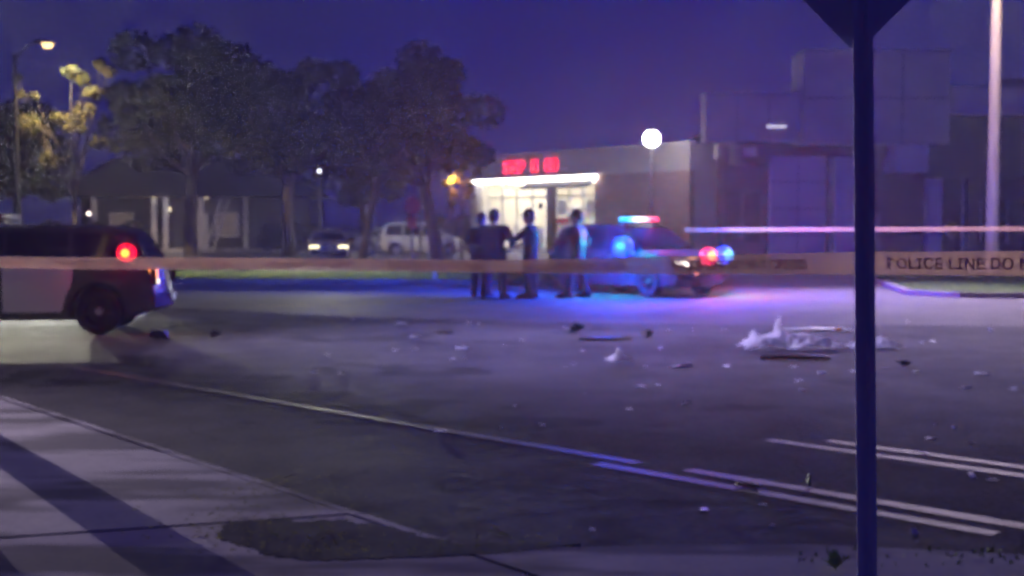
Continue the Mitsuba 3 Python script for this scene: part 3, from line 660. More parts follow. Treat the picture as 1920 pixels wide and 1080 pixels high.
# ------------------------------------------------------------------ police tape
def ribbon(pts, widths, tilts, n=90, th=0.0):
    pts = np.asarray(pts, float); t = np.linspace(0, 1, len(pts)); s = np.linspace(0, 1, n)
    from scipy.interpolate import PchipInterpolator as PI_
    c = np.stack([PI_(t, pts[:, i])(s) for i in range(3)], 1)
    w = np.interp(s, t, widths); tl = np.interp(s, t, tilts)
    d = np.gradient(c, axis=0); d /= np.linalg.norm(d, axis=1, keepdims=True)
    side = np.cross(d, [0, 0, 1]); side /= np.linalg.norm(side, axis=1, keepdims=True)
    up = np.cos(tl)[:, None] * np.array([0, 0, 1.0]) + np.sin(tl)[:, None] * side
    wob = 0.002 * np.sin(s * 90)[:, None] * side
    rows = [c + up * (w * q)[:, None] + wob * (1 - abs(q) * 2) for q in (-0.5, -0.17, 0.17, 0.5)]
    V = np.concatenate(rows); F = []
    for r in range(3):
        for i in range(n - 1):
            a, b = r * n + i, (r + 1) * n + i
            F += [[a, a + 1, b + 1], [a, b + 1, b]]
    return trimesh.Trimesh(V, np.array(F), process=False), c, up, d
k = thing('barrier_tape', 'broad reddish police tape strung right across the street in front of everyone', 'tape')
P0 = [(-6.5, 9.7, 1.45), (-3.28, 8.2, 1.455), (-1.4, 6.9, 1.485), (0.0, 5.6, 1.515), (1.12, 4.07, 1.575), (1.75, 3.72, 1.585), (2.6, 3.2, 1.60)]
tp, c_, up_, d_ = ribbon(P0, [0.075] * 7, [0.1, 0.15, 0.5, 0.75, 0.25, 0.05, 0.1], 160)
part(k, 'band', tp, 'm_tape', smooth=True)
def on_ribbon(mesh, s0, c, up, d, off):
    """lay a flat text mesh (x along, y up) along the tape, starting at arc length s0"""
    seg = np.r_[0, np.cumsum(np.linalg.norm(np.diff(c, axis=0), axis=1))]
    v = mesh.vertices; L = v[:, 0] + s0
    ci = np.stack([np.interp(L, seg, c[:, i]) for i in range(3)], 1); ui = np.stack([np.interp(L, seg, up[:, i]) for i in range(3)], 1); di = np.stack([np.interp(L, seg, d[:, i]) for i in range(3)], 1)
    ni = np.cross(di, ui)
    t = mesh.copy(); t.vertices = ci + ui * v[:, 1:2] + ni * (v[:, 2:3] + off); return t
def flat_text(s, h):
    t = meshkit.text_mesh(s, h, 0.0006, bold=True); t.apply_translation((0, -h / 2, 0)); return t
msg = flat_text('POLICE LINE DO NOT CROSS', 0.034)
mw = msg.bounds[1][0]; seglen = np.linalg.norm(np.diff(c_, axis=0), axis=1).sum()
s = 0.3
while s + mw < seglen - 0.05:
    m_ = msg.copy(); m_ = m_.subdivide_to_size(0.08) if hasattr(m_, 'subdivide_to_size') else m_
    part(k, 'lettering', on_ribbon(m_, s, c_, up_, d_, 0.003), 'm_tape_print')
    s += mw + 0.28

k = thing('barrier_tape', 'thin far line of police tape from the flashing patrol SUV to the right edge', 'tape')
tp2, c2, up2, d2 = ribbon([(4.22, 31.3, 1.555), (6.0, 30.2, 1.57), (8.5, 28.6, 1.585), (11.0, 27.2, 1.60), (13.4, 26.0, 1.62)], [0.09] * 5, [0.1, 0.3, 0.1, -.2, 0], 80)
part(k, 'band', tp2, 'm_tape', smooth=True)
k = thing('tape_post', 'slim stake outside the right edge holding the far police tape', 'post')
part(k, 'stake', tube([(13.42, 26.02, 0), (13.42, 26.02, 1.8)], 0.03, 10), 'm_wood', smooth=40)
part(k, 'cap', sph((13.42, 26.02, 1.8), 0.036), 'm_wood', smooth=True)

# ------------------------------------------------------------------ the lit shop
SH = np.array([[0.585, 0.811, 0, -2.17], [-0.811, 0.585, 0, 80.0], [0, 0, 1, 0], [0, 0, 0, 1.0]])    # local x along the front, y inwards, z up
k = thing('shop', 'low flat roofed shop with red sign letters and a brightly lit glass front', 'shop')
PT = lambda name, mesh, m, **kw: part(k, name, mesh, m, M=SH, **kw)
H = 5.75
def wall_piece(x0, x1, z0, z1, y0=0.0, y1=0.3): return box(x0, x1, y0, y1, z0, z1)
PT('wall', cat(wall_piece(-0.75, 0.0, 0, H), wall_piece(0.0, 11.5, 4.40, H), wall_piece(-0.75, -0.45, 0, H, 0.3, 9.7), wall_piece(-0.75, 19.0, 0, H, 9.7, 10), wall_piece(18.7, 19.0, 0, H, 0.3, 9.7)), 'm_stucco', label='plain upper wall and left corner of the shop')
PT('wall', cat(wall_piece(11.5, 19.0, 0, 4.40)), 'm_brickwall', label='dark brick wall right of the lit front')
PT('wall', cat(wall_piece(11.5, 19.0, 4.40, H, -0.004, 0.3)), 'm_stucco')
PT('roof', box(-0.45, 18.7, 0.3, 9.7, 5.1, 5.3), 'm_roof_dark')
PT('coping', box(-0.82, 19.06, -0.08, 0.36, H, H + 0.13, 0.02), 'm_panel')
PT('floor', box(0.0, 11.5, 0.0, 7.0, 0.0, 0.10), 'm_tile_floor')
PT('side_wall', box(-0.002, 0.16, 0.3, 7.0, 0.1, 4.40), 'm_white_wall', label='bright yellowish left side wall of the entrance')
PT('side_wall', box(11.34, 11.502, 0.3, 7.0, 0.1, 4.40), 'm_white_wall')
PT('ceiling', box(0.16, 11.34, 0.301, 7.0, 4.25, 4.40), 'm_white_wall')
PT('back_wall', box(0.0, 11.5, 7.0, 7.2, 0.0, 4.40), 'm_white_wall')
# strip light along the opening
PT('strip_light', box(-0.25, 11.85, -0.34, -0.06, 4.16, 4.40, 0.05), 'm_lens_clear', emit=lum((1.0, 0.94, 0.76), 12.0), weight=10.0, label='long white strip light over the entrance')
PT('strip_light_rail', box(-0.25, 11.85, -0.34, 0.0, 4.405, 4.46, 0.01), 'm_alu')
PT('awning', hull([(5.2, -0.05, 3.95), (11.4, -0.05, 3.95), (5.2, -0.05, 4.15), (11.4, -0.05, 4.15), (5.2, -0.5, 3.72), (11.4, -0.5, 3.72), (5.2, -0.5, 3.80), (11.4, -0.5, 3.80)]), 'm_dark_wall', label='short dark awning over the right half of the front')
# interior lights
for i, xx in enumerate((1.4, 4.0, 7.6, 10.0)):
    PT('ceiling_light', box(xx - .25, xx + .25, 1.7, 5.6, 4.19, 4.245, 0.01), 'm_lens_clear', emit=lum((1.0, 0.92, 0.70), 18.0), weight=5)
# glazing frame set back 0.7 m
fy = 0.75
bars = [0.16, 1.7, 3.2, 4.8, 6.3, 6.95, 8.35, 9.6, 11.30]
for i, b in enumerate(bars):
    w = 0.05 if i not in (4, 5) else 0.09
    PT('mullion', box(b - w, b + w, fy - 0.05, fy + 0.07, 0.10, 4.25), 'm_alu' if i not in (4, 5) else 'm_dark_wall')
PT('pillar', box(6.36, 6.86, fy - 0.12, fy + 0.2, 0.1, 4.25), 'm_dark_wall', label='dark pillar in the middle of the glass front')
for (a, b) in zip(bars[:-1], bars[1:]):
    if (a, b) == (6.3, 6.95): continue
    PT('transom', box(a + .05, b - .05, fy - 0.04, fy + 0.06, 3.25, 3.36), 'm_alu')
    PT('pane', box(a + .05, b - .05, fy, fy + 0.001, 0.3, 3.25) if False else trimesh.Trimesh([(a + .05, fy, .28), (b - .05, fy, .28), (b - .05, fy, 3.25), (a + .05, fy, 3.25)], [[0, 1, 2], [0, 2, 3]], process=False), 'm_pane')
    PT('sill_rail', box(a + .05, b - .05, fy - 0.04, fy + 0.06, 0.10, 0.28), 'm_alu')
for xx in (3.05, 3.35): PT('door_handle', box(xx - .02, xx + .02, fy - .12, fy - .07, 0.9, 1.7, .008), 'm_steel')
# things in the window and inside
def in_shop(name, label, cat_, mesh, m, group=None):
    kk = free(name); put(kk, mesh, m, M=SH); labels[kk] = {'label': label, 'category': cat_}
    if group: labels[kk]['group'] = group
    return kk
in_shop('window_banner', 'red banner across the right window of the shop', 'banner', box(7.0, 9.5, fy + 0.05, fy + 0.06, 1.72, 2.02), 'm_poster_red')
in_shop('window_poster', 'orange poster low in the shop window beside the right officer', 'poster', box(7.7, 8.25, fy + 0.05, fy + 0.06, 0.5, 1.35), 'm_poster_orange')
in_shop('window_poster', 'white poster in the upper right window of the shop', 'poster', box(7.15, 8.0, fy + 0.05, fy + 0.06, 2.2, 3.1), 'm_poster_white')
in_shop('window_poster', 'white poster beside the right window frame of the shop', 'poster', box(9.8, 10.9, fy + 0.05, fy + 0.06, 2.25, 3.1), 'm_poster_white')
in_shop('window_poster', 'small dark notice hung near the dark pillar of the shop front', 'poster', box(5.3, 5.7, fy + 0.05, fy + 0.06, 2.6, 2.95), 'm_dark_wall')
def shelf_unit(label, x0, x1, y0, y1, Hs, cooler=False):
    kk = thing('shop_shelf' if not cooler else 'drinks_cooler', label, 'shelf' if not cooler else 'cooler', None)
    part(kk, 'frame', cat(box(x0, x0 + .05, y0, y1, .1, Hs), box(x1 - .05, x1, y0, y1, .1, Hs), box(x0 + .05, x1 - .05, y1 - .04, y1, .1, Hs), box(x0, x1, y0, y1, Hs, Hs + (.35 if cooler else .04))), 'm_shelf', M=SH)
    prod = []
    n = 5 if Hs > 2 else 4
    for j in range(n):
        zz = .18 + j * (Hs - .15) / n
        part(kk, 'shelf_board', box(x0 + .05, x1 - .05, y0, y1 - .04, zz, zz + .03), 'm_shelf', M=SH)
        xx = x0 + .1
        while xx < x1 - .25:
            w = RNG.uniform(.1, .22); hh = RNG.uniform(.5, .85) * (Hs - .2) / n
            prod.append(box(xx, xx + w, y0 + .04, y1 - .1, zz + .032, zz + .032 + hh)); xx += w + .02
    part(kk, 'goods', cat(*prod), 'm_products', M=SH); labels[free(kk + '__goods')[:0] + kk + '__goods'] = {'kind': 'stuff'}
shelf_unit('low shelf of goods behind the left windows of the shop', 0.8, 2.9, 3.0, 3.6, 1.5)
shelf_unit('shelf of goods in the middle of the shop behind the officers', 4.0, 6.2, 2.8, 3.4, 1.7)
shelf_unit('shelf of goods behind the right windows of the shop', 7.3, 10.6, 2.6, 3.2, 1.45)
shelf_unit('tall drinks cooler against the shop back wall on the left', 1.0, 4.6, 6.2, 6.95, 2.7, True)
shelf_unit('tall drinks cooler against the shop back wall on the right', 6.2, 10.8, 6.2, 6.95, 2.7, True)
# the sign: red lit letters standing off the wall
kk = thing('shop_sign', 'red glowing letters of the shop sign on the wall above the entrance', 'sign')
for word, s0, s1 in (('STOP', 2.90, 5.15), ('N', 5.75, 6.40), ('GO', 7.0, 8.35)):
    full = meshkit.text_mesh(word, .74, 0.09, bold=True); fx = (s1 - s0) / (full.bounds[1][0] - full.bounds[0][0]); adv = s0
    step = (s1 - s0) / len(word)
    for i, ch in enumerate(word):
        t = meshkit.text_mesh(ch, .74, 0.09, bold=True); t.apply_translation((-t.bounds[0][0], 0, 0)); t.vertices[:, 0] *= (step - .07) / t.bounds[1][0]
        t.apply_transform(np.array([[1, 0, 0, s0 + i * step], [0, 0, -1, -0.03], [0, 1, 0, 4.72], [0, 0, 0, 1.0]]))
        part(kk, 'letter', t, 'm_lens_red', M=SH, emit=lum((1.0, 0.0, 0.004), 2.4), weight=0.6)
part(kk, 'rail', box(2.8, 9.0, -0.03, -0.002, 4.78, 4.86), 'm_alu', M=SH)

# ------------------------------------------------------------------ large flat roofed store on the right
k = thing('store_building', 'large dark flat roofed store with a raised sign block on the right', 'building')
BY = 58.0
W = lambda name, m, *b, **kw: part(k, name, box(*b), m, **kw)
# raised block
W('sign_block', 'm_stucco', 12.8, 19.2, BY - 1.6, BY + 1.0, 5.22, 9.25, 0.04, label='raised blank sign block above the roofline')
W('block_soffit', 'm_panel', 16.9, 18.3, BY - 1.55, BY + 0.4, 4.0, 5.2, label='lower pale box under the sign block')
# fascia left and right
W('fascia', 'm_stucco', 8.6, 12.79, BY - 0.9, BY + 0.6, 5.35, 7.45, 0.03)
W('fascia', 'm_panel', 19.21, 30.0, BY - 0.9, BY + 0.6, 6.55, 7.75, 0.03)
W('roof', 'm_roof_dark', 9.6, 30.0, BY + 1.0, BY + 22, 6.1, 6.3)
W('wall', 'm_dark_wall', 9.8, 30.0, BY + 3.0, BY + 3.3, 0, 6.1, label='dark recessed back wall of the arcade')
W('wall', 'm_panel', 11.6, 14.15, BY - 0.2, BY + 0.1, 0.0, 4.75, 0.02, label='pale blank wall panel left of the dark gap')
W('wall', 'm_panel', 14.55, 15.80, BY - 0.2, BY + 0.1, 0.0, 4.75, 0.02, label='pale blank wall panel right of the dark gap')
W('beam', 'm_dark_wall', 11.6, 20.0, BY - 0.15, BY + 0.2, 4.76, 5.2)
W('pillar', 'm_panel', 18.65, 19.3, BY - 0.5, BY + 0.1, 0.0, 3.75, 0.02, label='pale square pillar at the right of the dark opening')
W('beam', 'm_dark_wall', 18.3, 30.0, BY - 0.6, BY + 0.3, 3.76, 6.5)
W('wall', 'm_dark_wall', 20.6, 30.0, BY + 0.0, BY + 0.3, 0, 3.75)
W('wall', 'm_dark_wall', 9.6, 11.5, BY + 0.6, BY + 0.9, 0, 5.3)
wl = W('wall_light', 'm_lens_clear', 11.3, 12.15, BY - 1.02, BY - 0.92, 5.98, 6.06, 0.01, emit=lum((0.95, 0.9, 1.0), 0.9), weight=0.3)
for xx in (9.75, 10.6):
    W('window', 'm_glass_dark', xx, xx + 0.7, BY + 0.55, BY + 0.6, 0.9, 3.1)
W('coping', 'm_galvanised', 12.74, 19.26, BY - 1.66, BY + 1.06, 9.25, 9.34, 0.02)
W('coping', 'm_galvanised', 8.54, 12.79, BY - 0.96, BY + 0.66, 7.45, 7.53, 0.02)
W('coping', 'm_galvanised', 19.27, 30.0, BY - 0.96, BY + 0.66, 7.75, 7.83, 0.02)
for xx in (14.95, 17.1): W('joint', 'm_dark_wall', xx - .015, xx + .015, BY - 1.612, BY - 1.59, 5.24, 9.22)
W('joint', 'm_dark_wall', 12.82, 19.18, BY - 1.612, BY - 1.59, 7.2, 7.23)
for xx in (10.0, 11.4): W('joint', 'm_dark_wall', xx - .012, xx + .012, BY - 0.912, BY - 0.89, 5.37, 7.43)
for zz in (1.2, 2.4, 3.6): W('joint', 'm_dark_wall', 11.62, 14.13, BY - 0.21, BY - 0.19, zz - .012, zz + .012)
W('joint', 'm_dark_wall', 12.87, 12.89, BY - 0.21, BY - 0.19, 0.02, 4.73)
for xx in (14.35, 20.3): part(k, 'downpipe', tube([(xx, BY - .25, 0), (xx, BY - .25, 4.7)], .05, 10), 'm_galvanised', smooth=40)
W('door', 'm_lamp_body', 16.5, 17.5, BY + 2.93, BY + 2.99, 0.0, 2.2); W('window', 'm_glass_dark', 21.2, 23.6, BY - 0.03, BY - 0.004, 0.9, 2.7)
for xx in (21.2, 22.4, 23.6): W('window_frame', 'm_alu', xx - .03, xx + .03, BY - 0.06, BY - 0.031, 0.86, 2.74)
for (xx, zz) in ((24.0, 7.83), (10.6, 6.3)):
    u_ = W('roof_unit', 'm_galvanised', xx - .8, xx + .8, BY + 3, BY + 4.4, zz - 1.5, zz + 0.75, .04)
kk = thing('wall_cabinet', 'dark box with a pale square hung under the left canopy of the store', 'cabinet')
part(kk, 'case', box(9.9, 11.5, BY - 0.7, BY + 0.5, 4.35, 5.32, 0.03), 'm_dark_wall'); part(kk, 'label_plate', box(10.3, 10.9, BY - 0.71, BY - 0.702, 4.7, 5.1), 'm_panel')

# ------------------------------------------------------------------ dark house far left
k = thing('house', 'dark house behind the left patrol SUV with lit porch columns', 'house')
HY = 78.0
W = lambda name, m, *b, **kw: part(k, name, box(*b), m, **kw)
W('wall', 'm_dark_wall', -27.0, -12.6, HY + 2.2, HY + 8, 0, 3.3)
part(k, 'roof', hull([(-27.8, HY - 1.3, 3.35), (-12.0, HY - 1.3, 3.35), (-27.8, HY + 8.6, 3.35), (-12, HY + 8.6, 3.35), (-25.5, HY + 4, 5.9), (-14.5, HY + 4, 5.9), (-27.8, HY - .6, 3.5), (-12, HY - .6, 3.5)]), 'm_roof_dark')
W('porch_floor', 'm_concrete', -26.8, -12.8, HY - .3, HY + 2.2, 0, 0.2)
for xx in (-25.4, -21.75, -21.05, -18.9, -16.2, -13.4): W('porch_column', 'm_panel', xx - .14, xx + .14, HY - .2, HY + .08, 0.2, 3.34, .02)
W('door', 'm_panel', -19.9, -19.0, HY + 2.12, HY + 2.19, 0.2, 2.4)
for xx in (-24.4, -17.8): 
    f_ = W('window', 'm_panel', xx - .75, xx + .75, HY + 2.1, HY + 2.19, 0.9, 2.4)
    part(f_, 'pane', box(xx - .65, xx + .65, HY + 2.07, HY + 2.098, 1.0, 2.3), 'm_lens_clear', emit=lum((1.0, 0.72, 0.5), 0.06), weight=0.3)
W('porch_light', 'm_lens_clear', -19.55, -19.35, HY + 1.98, HY + 2.1, 2.7, 2.95, .02, emit=lum(WARM, 2), weight=0.5)
W('porch_light', 'm_lens_clear', -21.5, -21.3, HY + 1.98, HY + 2.1, 2.5, 2.75, .02, emit=lum(WARM, 2), weight=0.5)
for xx in (-21.45, -18.3): W('added_eave_light', 'm_lens_clear', xx - .1, xx + .1, HY - 1.25, HY - 1.05, 3.2, 3.3, .02, emit=lum(WARM, 1.0), weight=0.4)  # eave lamps added to go with the light on the porch columns
glow('lampless_porch_glow', (-20.6, HY - 1.6, 2.9), (1.0, 0.78, 0.6), 12, 3.0)  # unseen point light with no lamp, placed to light the porch columns
kk = thing('ladder', 'pale ladder leaning beside the lit porch left of the approaching car', 'ladder')
rails = []
for q in (0, 0.5): rails.append(tube([(-18.4 + q, 76.6, 0), (-17.6 + q, 77.6, 3.2)], 0.05, 8))
part(kk, 'rail', rails[0], 'm_plastic_white'); part(kk, 'rail', rails[1], 'm_plastic_white')
for j in range(7):
    t = (j + .7) / 8; part(kk, 'rung', cyl((-18.4 + .8 * t, 76.6 + t, 3.2 * t), (-17.9 + .8 * t, 76.6 + t, 3.2 * t), 0.025, 6), 'm_plastic_white')

# ------------------------------------------------------------------ signs and posts in front of the lot
k = thing('stop_sign', 'purple lit octagonal sign on a thin post in front of the cream minivan', 'sign')
sx, sy_ = -4.05, 52.0
part(k, 'post', tube([(sx, sy_, 0), (sx, sy_, 2.9)], 0.035, 8), 'm_galvanised', smooth=40)
oc = hull([(sx + .36 * math.cos(a), sy_ - .05 + dy, 2.44 + .40 * math.sin(a)) for a in np.arange(8) * np.pi / 4 + np.pi / 8 for dy in (0, .006)])
part(k, 'plate', oc, 'm_sign_red')
part(k, 'lower_plate', box(sx - .19, sx + .19, sy_ - .05, sy_ - .044, 1.50, 2.02), 'm_sign_red')
k = thing('marker_post', 'slim dark post just right of the thick tree trunk', 'post')
part(k, 'post', tube([(-2.55, 51.0, 0), (-2.55, 51.0, 3.0)], 0.045, 8), 'm_lamp_body', smooth=40); part(k, 'cap', sph((-2.55, 51.0, 3.0), 0.055), 'm_lamp_body', smooth=True)
k = thing('kerb_marker', 'tiny white marker post at the near kerb of the long grass island', 'post')
part(k, 'post', box(-2.25, -2.15, 36.4, 36.5, 0.1, 0.55, .015), 'm_plastic_white'); part(k, 'cap', box(-2.27, -2.13, 36.38, 36.52, 0.551, 0.60, .01), 'm_plastic_white')
k = thing('amber_beacon', 'amber lamp glowing among leaves left of the shop', 'lamp')
bx_, by_ = -2.58, 55.4
part(k, 'post', tube([(bx_, by_, 0), (bx_, by_, 3.42)], 0.05, 10), 'm_lamp_body', smooth=40)
part(k, 'housing', box(bx_ - .22, bx_ + .22, by_ - .1, by_ + .2, 3.41, 3.83, .04), 'm_lamp_body')
part(k, 'lens', tube([(bx_, by_ - .1, 3.62), (bx_, by_ - .2, 3.62), (bx_, by_ - .24, 3.62)], [.17, .16, .02], 16), 'm_lens_amber', smooth=40, emit=lum((1.0, 0.30, 0.02), 2.2), weight=0.6)
glow('amber_glow', (bx_, by_ - .34, 3.60), (1.0, 0.40, 0.05), 16, 26.0)
for i, (bxx, byy, label) in enumerate([(-2.2, 70.2, 'short white bollard by the nose of the cream minivan'), (-1.75, 70.0, 'short white bollard nearest the left corner of the shop')]):
    k = thing('bollard', label, 'bollard'); part(k, 'post', tube([(bxx, byy, 0), (bxx, byy, 1.0)], .11, 12), 'm_plastic_white', smooth=40); part(k, 'cap', sph((bxx, byy, 1.0), .11), 'm_plastic_white', smooth=True)

# ------------------------------------------------------------------ trees
def leaf_cloud(centres, radii, n, size, seed):
    r = np.random.default_rng(seed)
    pick = r.integers(0, len(centres), n)
    d = r.normal(size=(n, 3)); d /= np.linalg.norm(d, axis=1, keepdims=True)
    rad = np.asarray(radii)[pick] * r.uniform(0.35, 1.0, n) ** 0.5
    c = np.asarray(centres)[pick] + d * rad[:, None] * [1, 1, 0.75]
    a = r.normal(size=(n, 3)); a /= np.linalg.norm(a, axis=1, keepdims=True)
    b = np.cross(a, r.normal(size=(n, 3))); b /= np.linalg.norm(b, axis=1, keepdims=True)
    s = size * r.uniform(0.6, 1.35, n)[:, None]
    V = np.stack([c - a * s, c + b * s * .5 + a * s * .1, c + a * s, c - b * s * .5 + a * s * .1], 1).reshape(-1, 3)
    i = np.arange(n)[:, None] * 4
    return trimesh.Trimesh(V, np.vstack([i + [0, 1, 2], i + [0, 2, 3]]), process=False)

def tree(label, x, y, H, crown_r, crown_z, n, seed, leaf='m_leaf', trunk_r=0.28, size=0.16, lean=(0, 0), clumps=34, squash=0.8, name='tree', cluster=0.27, extra=(), only=None):
    k = thing(name, label, 'tree'); r = np.random.default_rng(seed)
    top = np.array([x + lean[0], y + lean[1], crown_z])
    pts = [np.array([x, y, 0]) + (top - [x, y, 0]) * t + np.array([0.12 * math.sin(5 * t + seed), 0.1 * math.cos(4 * t + seed), 0]) * t for t in np.linspace(0, 1, 7)]
    pts[0] = np.array([x, y, -0.02])
    part(k, 'trunk', tube(pts, trunk_r * np.array([1.25, 1.0, .93, .85, .72, .6, .42]), 12), 'm_bark', smooth=50)
    cs, rs, limbs = [], [], []
    for i in range(clumps):
        d = r.normal(size=3); d /= np.linalg.norm(d)
        q = r.uniform(0.25, 0.78) ** 0.6
        c = top + d * q * crown_r * np.array([1, 1, squash])
        if c[2] < crown_z - crown_r * 0.62: c[2] = crown_z - crown_r * r.uniform(.2, .6)
        cs.append(c); rs.append(crown_r * r.uniform(0.6, 1.3) * cluster)
    if only: cs, rs = [np.array(c[:3]) for c in only], [c[3] for c in only]
    for c in extra: cs.append(np.array(c)); rs.append(0.75)
    for c in cs:
        st = pts[r.integers(3, 6)]; mid = st + (c - st) * .5 + [0, 0, -.15 * crown_r * r.uniform(-.4, 1)]
        limbs.append(tube([st, mid, c], [trunk_r * .42, trunk_r * .25, trunk_r * .08], 7))
    for l_ in limbs: part(k, 'limb', l_, 'm_bark', smooth=50)
    part(k, 'crown', leaf_cloud(cs, rs, n, size, seed + 1), leaf)
    return k
tree('big dark tree with a thick trunk between the cream minivan and the shop', -3.45, 60.0, 10.5, 4.1, 6.9, 15000, 21, trunk_r=0.30, lean=(-1.1, 0), size=.17, cluster=.27, extra=[(-2.1, 60, 5.3), (-1.5, 59.9, 4.9), (-2.6, 60.1, 4.6), (-3.0, 59.8, 5.8)])
tree('dark tree with a leaning trunk left of the cream minivan', -7.4, 63.5, 9.0, 3.9, 6.6, 10000, 22, trunk_r=0.20, lean=(1.3, 0), size=.17)
tree('broad dark tree behind the approaching car', -11.5, 66.0, 11.5, 5.2, 7.6, 14000, 23, trunk_r=0.33, size=.18)
tree('tall dark tree left of centre over the lit porch', -16.8, 67.0, 12.5, 5.0, 8.4, 14000, 24, trunk_r=0.32, size=.18)
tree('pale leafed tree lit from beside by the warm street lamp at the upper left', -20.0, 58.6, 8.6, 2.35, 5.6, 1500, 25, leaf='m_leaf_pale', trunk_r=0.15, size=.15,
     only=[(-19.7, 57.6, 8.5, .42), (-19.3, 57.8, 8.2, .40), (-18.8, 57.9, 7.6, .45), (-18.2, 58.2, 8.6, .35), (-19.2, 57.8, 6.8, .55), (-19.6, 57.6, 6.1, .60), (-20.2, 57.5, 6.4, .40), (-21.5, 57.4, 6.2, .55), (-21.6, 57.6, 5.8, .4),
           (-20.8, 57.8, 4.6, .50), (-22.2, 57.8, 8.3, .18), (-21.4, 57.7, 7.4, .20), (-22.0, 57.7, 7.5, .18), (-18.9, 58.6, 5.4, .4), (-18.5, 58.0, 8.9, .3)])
tree('dark tree behind the left patrol SUV at the frame edge', -27.0, 70.0, 9.0, 4.0, 5.8, 9000, 26, trunk_r=0.25, size=.17)
tree('low dark tree behind the parked dark car', -9.3, 80.0, 8.0, 3.8, 5.4, 9000, 27, trunk_r=0.22, size=.18)
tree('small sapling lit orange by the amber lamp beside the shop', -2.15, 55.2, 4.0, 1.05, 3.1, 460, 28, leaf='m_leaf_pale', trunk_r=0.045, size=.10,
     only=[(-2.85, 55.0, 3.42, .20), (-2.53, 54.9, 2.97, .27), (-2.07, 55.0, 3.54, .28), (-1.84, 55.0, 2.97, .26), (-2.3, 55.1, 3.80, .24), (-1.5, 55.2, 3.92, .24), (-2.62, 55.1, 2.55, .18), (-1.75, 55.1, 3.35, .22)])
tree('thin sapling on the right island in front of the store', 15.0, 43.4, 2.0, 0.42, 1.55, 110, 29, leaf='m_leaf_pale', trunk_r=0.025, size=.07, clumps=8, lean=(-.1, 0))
# low hedge-like shrubs under the trees close the gaps along the lot's far edge
def shrub(label, x, y, r_, h, n, seed):
    k = thing('shrub', label, 'shrub'); r = np.random.default_rng(seed)
    cs = [(x + r.uniform(-r_, r_), y + r.uniform(-.6, .6), h * r.uniform(.3, .75)) for _ in range(14)]
    part(k, 'stem', cat(*[tube([(x + (c[0] - x) * .3, y, 0), tuple(np.array(c))], [.05, .02], 6) for c in cs[:6]]), 'm_bark')
    part(k, 'foliage', leaf_cloud(cs, [h * .38] * 14, n, .13, seed + 1), 'm_leaf')
shrub('dark shrub left of the approaching car beside the porch ladder', -12.6, 70.0, 1.8, 1.8, 2600, 41)
shrub('dark shrub between the parked dark car and the shop corner', -4.2, 84.0, 2.6, 2.3, 3000, 42)
shrub('dark shrub behind the lamp post at the far left', -23.5, 72.0, 2.4, 1.9, 3000, 43)
# weed at the bottom edge
k = thing('weed', 'bright green weed at the bottom edge left of the sign post', 'plant')
r = np.random.default_rng(5); wv = []
for i in range(26):
    a = r.uniform(0, 6.28); e = r.uniform(.5, 1.3); L = r.uniform(.06, .12)
    d = np.array([math.cos(a) * math.cos(e), math.sin(a) * math.cos(e), math.sin(e)]); sd = np.array([-math.sin(a), math.cos(a), 0])
    b = np.array([1.565, 6.12, .036]); wv.append(trimesh.Trimesh(np.array([b, b + d * L * .5 + sd * .018, b + d * L, b + d * L * .5 - sd * .018]), [[0, 1, 2], [0, 2, 3]], process=False))
part(k, 'leaves', cat(*wv), 'm_leaf_weed'); part(k, 'stem', tube([(1.565, 6.12, .03), (1.565, 6.12, .10)], [.006, .003], 6), 'm_leaf_weed')

# ------------------------------------------------------------------ people
def chain(pts, rads, seg=18):
    out = None
    def ball(p, r): return m3.Manifold.sphere(r, seg).translate(tuple(map(float, p)))
    hs = []
    for i in range(len(pts) - 1):
        hs.append(m3.Manifold.batch_hull([ball(pts[i], rads[i]), ball(pts[i + 1], rads[i + 1])]))
    return m3.Manifold.batch_boolean(hs, m3.OpType.Add)
def fuse(parts_, L=0.03, it=6):
    t = tm(m3.Manifold.batch_boolean(parts_, m3.OpType.Add).refine_to_length(L))
    t = trimesh.Trimesh(t.vertices, t.faces, process=True)
    trimesh.smoothing.filter_taubin(t, lamb=.5, nu=.52, iterations=it)
    return t
def hand(wrist, dirv, palm_n, curl=0.5, side=1):
    """palm and five bent fingers; dirv: along the hand, palm_n: where the palm faces"""
    d = np.array(dirv, float); d /= np.linalg.norm(d); n = np.array(palm_n, float); n -= d * (n @ d); n /= np.linalg.norm(n); s = np.cross(d, n) * side
    w = np.array(wrist, float); ms = []
    kn = [w + d * .09 + s * q for q in (.033, .011, -.011, -.031)]
    ms.append(m3.Manifold.batch_hull([m3.Manifold.sphere(r_, 12).translate(tuple(map(float, p))) for p, r_ in [(w, .024), (kn[0], .014), (kn[1], .015), (kn[2], .014), (kn[3], .012)]]))
    for p, L in zip(kn, (.070, .078, .072, .058)):
        a1, a2, a3 = curl * .6, curl * 1.5, curl * 2.2
        q1 = p + (d * math.cos(a1) + n * math.sin(a1)) * L * .48; q2 = q1 + (d * math.cos(a2) + n * math.sin(a2)) * L * .3; q3 = q2 + (d * math.cos(a3) + n * math.sin(a3)) * L * .22
        ms.append(chain([p, q1, q2, q3], [.010, .009, .0085, .0075], 10))
    b = w + d * .03 + s * .022; t1 = b + (d * .6 + s * .7 + n * .35) * .042; t2 = t1 + (d * .85 + s * .2 + n * .5) * .034
    ms.append(chain([b, t1, t2], [.014, .0105, .009], 10))
    return ms
